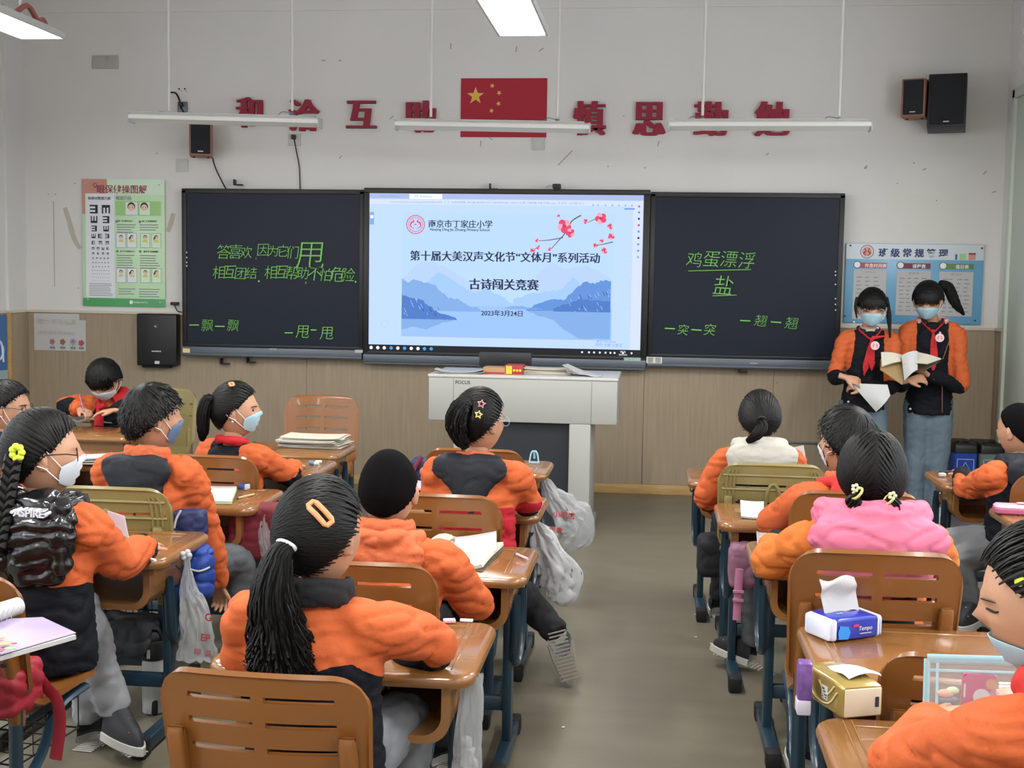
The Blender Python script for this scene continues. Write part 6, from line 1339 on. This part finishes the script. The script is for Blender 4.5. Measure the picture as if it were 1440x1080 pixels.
k = MB(); k.tube([c+V((-.10, 0, -.004)), c+V((.05, 0, 0))], .026, 16); k.build('roll', PAPER, t); k = MB(); k.tube(crom([c+V((.051, .02*cos(a*.8)*(1-a/16), .022*sin(a*.8)*(1-a/16))) for a in range(12)], 2), .002, 5); k.build('page_edges', DGREY, t)
quadbook('notebook', 'white notebook with green edge lying on the desk behind the curly-haired boy', 'notebook', [(285, 708), (325, 709), (334, 686), (285, 687)], .010, PAPER, coverm=mat('lime cover', '#7fb84e', rough=.4))
k = MB(); c = top(343, 688); k.box(-.022, .022, -.011, .011, 0, .022, 0, bev=.003, M=RT(c, rad(-25))); k.box(.012, .024, -.0115, .0115, .0, .0225, 1, bev=.003, M=RT(c, rad(-25))); loose('eraser', 'blue and white eraser on the desk with the green-edged notebook', 'eraser', k, [mat('eraser blue', '#27458a', rough=.5), PAPER], c)
def pen(label, a, b, m, r=.004, tip=None):
    A, B = top(*a, .004), top(*b, .004); k = MB(); d = (B-A).normalized(); k.tube([A, B-d*.012], r, 8, 0); k.tube([B-d*.012, B], [r, .001], 8, 1); loose('pen', label, 'pen', k, [m, tip or INK], A)
pen('wooden pencil in front of the blue eraser', (357, 695), (332, 701), mat('raw pencil wood', '#c09a6c', rough=.6)); pen('pink pen lying at the right of the open paperback', (742, 786), (724, 778), mat('pink pen plastic', '#d6a6b6', rough=.4))
pen('black pen at the far edge of the right-hand desk', (1322, 664), (1350, 662), BLACK, .005)
# thick stack of sheets
c = top(440, 628); t = thing('paper_stack', 'thick stack of exam papers on the front left desk', 'papers', c)
for i in range(7):
    k = MB(); r = random.Random(i); papers(k, (c.x+r.uniform(-.012, .012), c.y+.02+r.uniform(-.01, .01), c.z+i*.0075), .30, .21, 2, rad(r.uniform(-7, 7)), th=.0028, curl=.004, seed=i); k.build('sheet', [PAPER if i % 2 else CREAM], t)
c = top(128, 652); t = thing('book_pile', 'white booklets on the desk in front of the boy with glasses', 'books', c); 
for i in range(3): k = MB(); k.sheet([i_/6 for i_ in range(7)], [0, .5, 1], lambda u, v: (c.x-.16+.26*u, c.y-.05+.16*v, DT+.006+i*.008+.012*u*u*(i+1)/2), lambda u, v: True, .006); k.build('booklet', PAPER if i else CREAM, t)
def eraser(label, px, py, w_, d_, h_, m, rz=0, cat='eraser'):
    c = top(px, py); k = MB(); k.box(-w_/2, w_/2, -d_/2, d_/2, 0, h_, 0, bev=min(h_, d_)*.25, M=RT(c, rad(rz))); loose('eraser', label, cat, k, m, c)
ER = mat('pink rubber', '#cfa0a8', rough=.7); EW = mat('white rubber', '#cfcfcf', rough=.7)
eraser('pink eraser on the nearest middle desk', 632, 875, .030, .02, .008, ER, 15); eraser('white eraser right of the pink one', 656, 874, .032, .012, .006, EW); eraser('pink slip left of the pink eraser', 602, 872, .040, .016, .004, mat('pink card', '#cf9aa4'), -12, 'card')
eraser('small white eraser on the desk of the boy with red hood', 160, 640, .03, .012, .012, EW, -10); eraser('small white eraser by the masked ponytail girl', 448, 651, .030, .016, .012, EW, 8); eraser('crumpled white tissue ball on the right-hand desk', 1325, 670, .028, .024, .016, TISS, 20, 'tissue')
eraser('white eraser at the sleeve of the girl in black puffer', 214, 789, .034, .010, .008, EW, -35); eraser('pinkish paper slip at the right end of the third middle desk', 752, 708, .05, .08, .003, mat('pale pink paper', '#c9a9a6', rough=.8), -8, 'paper'); eraser('pale blue pencil cap left of the curly-haired boy', 153, 648, .05, .010, .008, mat('mint plastic', '#9fc0b4'), 20, 'cap')
c = top(438, 655); k = MB(); k.sph(c+V((0, 0, .012)), (.014, .012, .012), 8, 0); k.tube([c+V((.012, 0, .01)), c+V((.035, 0, .01))], .008, 8, 1); loose('bottle_cap_toy', 'tiny blue and grey bottle beside the sleeve of the masked girl', 'bottle', k, [mat('grey blue plastic', '#56708a'), PAPER], c)
c = top(751, 651); k = MB(); 
for s_ in (-1, 1): k.tube(crom([c+V((s_*.022, 0, .002)), c+V((s_*.014, 0, .045)), c+V((s_*.002, 0, .055)), c+V((s_*.002, .01, .02))]), .004, 6)
k.box(-.022, .022, -.008, .008, 0, .006, M=RT(c)); loose('blue_clip', 'pale blue plastic clip standing on the front middle desk', 'clip', k, mat('sky blue clip', '#8fb7c9', rough=.3), c)
# rolled picture book on the lower left desk
t = thing('picture_book', 'open picture book with one page rolled back, lower left corner', 'book', at(40, 890, Z=DT+.01))
g = lambda px, py, dz: at(px, py, Z=DT+dz)
def pg(q, name, m, th=.004, n=8, bow=0):
    k = MB(); k.sheet([i/n for i in range(n+1)], [i/4 for i in range(5)], lambda u, v: (q[0]*(1-u)+q[1]*u)*(1-v)+(q[3]*(1-u)+q[2]*u)*v+V((0, 0, bow*sin(pi*u))), lambda u, v: True, th); return k.build(name, m, t)
mL = mat('lilac picture page', '#a093b2', rough=.4, var=.12, vscale=7)
pg([g(-30, 935, .004), g(107, 896, .012), g(60, 873, .02), g(-30, 875, .015)], 'right_pages', PAPER, .010)
pg([g(-30, 930, .012), g(107, 890, .020), g(60, 868, .028), g(-30, 872, .022)], 'picture_page', mL, .001)
k = MB(); k.tube([g(-40, 872, .045), g(26, 852, .045)], .021, 18); k.build('rolled_page', PAPER, t)
k = MB(); Mr = None
for i in range(5):
    a = g(-8+i*7, 862-i*2, .066); k.tube([a, a+V((.002, -.014, -.006)), a+V((.004, -.021, -.022))], .0009, 4)
k.build('print', GREYINK, t)
k = MB()
for px, py, r, m_ in ((6, 905, .016, 0), (14, 912, .012, 1), (-6, 915, .018, 2), (20, 905, .006, 2), (2, 897, .008, 0)): c = g(px, py, .0245); k.tube([c, c+V((0, 0, .0012))], r, 14, m_)
k.build('picture_spots', [mat('picture orange', '#c98f70'), mat('picture green', '#8fae7a'), mat('picture mauve', '#8a4f66')], t)
# writing boy's book
t = thing('exercise_book', 'open exercise book under the hands of the writing boy', 'book', top(120, 592)); c = top(125, 592)
for s_, m_ in ((-1, PAPER), (1, PAPER)):
    k = MB(); k.sheet([i/8 for i in range(9)], [0, .5, 1], lambda u, v: (c.x-.03+s_*.21*u, c.y-.08+.19*v-.02*s_*u, DT+.006+.018*sin(pi*min(1, u*1.15))**.8), lambda u, v: True, .006); k.build('page_block', m_, t)
k = MB(); k.box(c.x+.01, c.x+.19, c.y-.10, c.y-.085, DT+.002, DT+.007); k.build('dark_cover_edge', BLACK, t)
def flatpaper(label, pts, m=PAPER, th=.003, curl=.003, name='booklet', cat='booklet'): return quadbook(name, label, cat, pts, th, m, curl=curl)
flatpaper('white booklet under the arm of the boy with red hood', [(1042, 729), (1074, 731), (1074, 708), (1041, 706)], th=.006)
flatpaper('white folded sheet at the left elbow of the pink-hooded girl', [(1066, 782), (1084, 786), (1086, 750), (1064, 750)], curl=.006, name='folded_sheet', cat='paper')
flatpaper('pink workbook on the left end of the third middle desk', [(586, 690), (604, 690), (604, 679), (586, 679)], mat('pink workbook', '#d8a0b4', rough=.6), th=.008)
# pink pencil case
c = top(1424, 722); t = thing('pencil_case', 'pink zipped pencil case on the desk at the right edge', 'pencil case', c)
k = MB(); k.stack(.20, .085, .02, [(.006, .0), (0, .006), (0, .018), (.003, .021)], M=RT(c+V((.03, 0, 0)), rad(-6))); k.build('lower_shell', mat('rose pencil case', '#b0587c', rough=.4), t)
k = MB(); k.stack(.196, .082, .02, [(.001, .021), (0, .027), (.008, .034), (.02, .036)], M=RT(c+V((.03, 0, 0)), rad(-6))); k.build('upper_shell', mat('pale pink case', '#c99aae', rough=.35), t)
k = MB(); k.sph(c+V((.03, -.0, .040)), (.020, .012, .004), 8, 0); k.sph(c+V((.07, .01, .040)), (.014, .012, .004), 8, 1); k.tube([c+V((.05, -.01, .042)), c+V((.09, -.02, .05))], .004, 6, 1); k.build('charm', [mat('grey charm', '#a89aa4'), mat('pale green ribbon', '#c4c9a4')], t)
# navy zipped bag and blue bag on the chair of the curly-haired boy
def softbox(name, label, cat, c, sx, sy, sz, m, rz=0, wr=.006, extra=None, seed=1, rx=0):
    k = MB(); k.box(-sx/2, sx/2, -sy/2, sy/2, -sz/2, sz/2, bev=min(sx, sy, sz)*.28, seg=3, M=RT(c, rz, rx)); vs_, ns, fs = remesh(k, max(.006, min(sx, sy, sz)/16), 4, .6); t = thing(name, label, cat, (c.x, c.y, c.z-sz/2)); finish('shell', (wrinkle(vs_, ns, wr, 14, seed), fs), m, t); return t
NB = mat('navy bag cloth', '#17234d', rough=.6, bump=.3); BB = mat('royal blue bag cloth', '#1d3d8c', rough=.6, bump=.3)
c = A_(268, 736, -4.62); t = softbox('zipped_bag', 'navy zipped bag hung on the olive chair', 'bag', c, .115, .07, .10, NB)
k = MB(); k.tube(crom([c+V((-.02, -.036, .05)), c+V((-.035, -.040, .02)), c+V((-.042, -.040, -.01))]), .0035, 6); k.build('zip', PAPER, t)
c = A_(268, 805, -4.80); t = softbox('lunch_bag', 'royal blue drawstring lunch bag behind the knotted plastic bag', 'bag', c, .15, .10, .18, BB, wr=.012, seed=4)
k = MB(); k.tube(crom([c+V((.0, -.055, .03)), c+V((.05, -.06, .02)), c+V((.08, -.04, .03))]), .003, 6); k.build('cord', PAPER, t)
# bag and basket contents
GBAG = mat('dark grey cloth bag', '#33363a', rough=.8, bump=.3); MAR = mat('maroon bag cloth', '#6a1826', rough=.7, bump=.3)
c = A_(168, 890, -4.72); softbox('cloth_bag', 'dark grey cloth bag in the wire basket beyond the grey trouser leg', 'bag', c, .26, .20, .12, GBAG, wr=.014)
c = A_(596, 668, -3.50); t = softbox('school_bag', 'dark school bag with maroon stripe left of the star-clip girl', 'bag', c, .11, .10, .16, NB); 
k = MB(); k.tube(crom([c+V((-.03, -.055, -.06)), c+V((-.035, -.06, .02)), c+V((.0, -.05, .085))]), (.009, .004), 6, up=(0, 1, 0)); k.build('maroon_stripe', MAR, t)
c = A_(400, 735, -3.55); softbox('school_bag', 'black rucksack under the desk of the masked ponytail girl', 'bag', c, .22, .18, .26, mat('black bag cloth', '#111318', rough=.8), seed=3)
c = A_(352, 755, -4.25); softbox('school_bag', 'maroon school bag hanging under the desk with the green notebook', 'bag', c+V((0, .1, 0)), .22, .12, .22, MAR, seed=5)
c = A_(1000, 780, -3.42); softbox('school_bag', 'black bag on the floor by the front desk of the right block', 'bag', c, .12, .16, .18, mat('black bag cloth', '#111318'), seed=6)
t = thing('school_bag', 'red school bag with strap under the lower left desk', 'bag', A_(15, 965, -5.75)); c = A_(10, 965, -5.75)
k = MB(); k.box(-.16, .07, -.08, .08, -.07, .07, bev=.03, seg=3, M=RT(c)); vs_, ns, fs = remesh(k, .008, 3); REDB = mat('red bag cloth', '#8f1a2a', rough=.6, bump=.3); finish('shell', (wrinkle(vs_, ns, .01, 14, 2), fs), REDB, t)
k = MB(); k.tube(crom([A_(52, 948, -5.66), A_(66, 968, -5.68), A_(80, 985, -5.70), A_(84, 1020, -5.70), A_(78, 1068, -5.70)]), (.017, .003), 8, up=(0, 1, 0)); k.build('strap', REDB, t)
# drink bottle on the floor
c = at(216, 1000, Z=.0); c = V((-.42, -4.72, 0)); t = thing('drink_bottle', 'white bottle with black lid and handle on the floor at left', 'bottle', c)
c = A_(216, 985, -4.75); c.z = 0
k = MB(); k.rings([[(c.x+r*cos(a), c.y+r*sin(a), z) for a in [i/20*2*pi for i in range(20)]] for r, z in ((.030, 0), (.036, .006), (.037, .10), (.037, .17), (.034, .185))]); k.build('bottle_body', mat('pale bottle', '#a7aaa8', rough=.35), t)
k = MB(); k.rings([[(c.x+r*cos(a), c.y+r*sin(a), z) for a in [i/20*2*pi for i in range(20)]] for r, z in ((.039, .185), (.040, .19), (.040, .225), (.034, .245), (.02, .25))]); k.build('lid', BLACK, t)
k = MB(); k.tube(crom([c+V((-.03, 0, .245)), c+V((-.02, 0, .275)), c+V((.02, 0, .275)), c+V((.03, 0, .245))]), .005, 6); k.build('handle', BLACK, t); k = MB(); k.box(c.x-.006, c.x+.006, c.y-.042, c.y-.038, .195, .225, bev=.002); k.build('latch', LGREY, t)
# purple packet at the side of the near right desk
c = A_(1131, 960, -6.14); t = thing('snack_packet', 'purple and white packet hanging at the near right desk side', 'packet', c)
k = MB(); k.box(-.014, .014, -.02, .02, -.035, .045, bev=.005, M=RT(c)); k.build('purple_wrap', mat('purple wrap', '#6a4a8c', rough=.3, var=.3, vscale=60), t); k = MB(); k.box(-.015, .013, -.021, .019, -.062, -.030, bev=.004, M=RT(c)); k.build('white_wrap', mat('white wrap', '#c2bfcc', rough=.4), t)
# pink strap in the right block
k = MB(); k.tube(crom([A_(1040, 800, -4.35), A_(1038, 830, -4.35), A_(1036, 872, -4.35)]), (.014, .004), 8, up=(0, 1, 0)); p = A_(1038, 840, -4.36)
for z in (-.01, .02): k.box(-.018, .018, -.006, .006, z-.004, z+.004, M=RT(p))
loose('bag_strap', 'pink bag strap hanging beside the grey trouser leg at right', 'strap', k, mat('pink strap', '#b0708e', rough=.7), A_(1038, 840, -4.35))
c = A_(1044, 795, -4.25); softbox('school_bag', 'dusky pink school bag under the desk of the red-hood boy', 'bag', c, .10, .14, .16, mat('dusky pink bag', '#7c5468', rough=.8), seed=8)
# litter on the floor
r = random.Random(4); k = MB()
for px, py in ((1088, 949), (1085, 973), (978, 864), (984, 873), (978, 896), (792, 1023), (1000, 905)):
    p = at(px, py, Z=.001); k.box(-.006, .006, -.004, .004, 0, .002, M=RT(p, r.uniform(0, 3)))
tag(k.build('paper_scraps', PAPER), 'tiny white paper scraps scattered on the aisle floor', 'litter', kind='stuff')
for o in list(bpy.data.objects):
    if '_b' in o: del o['_b']
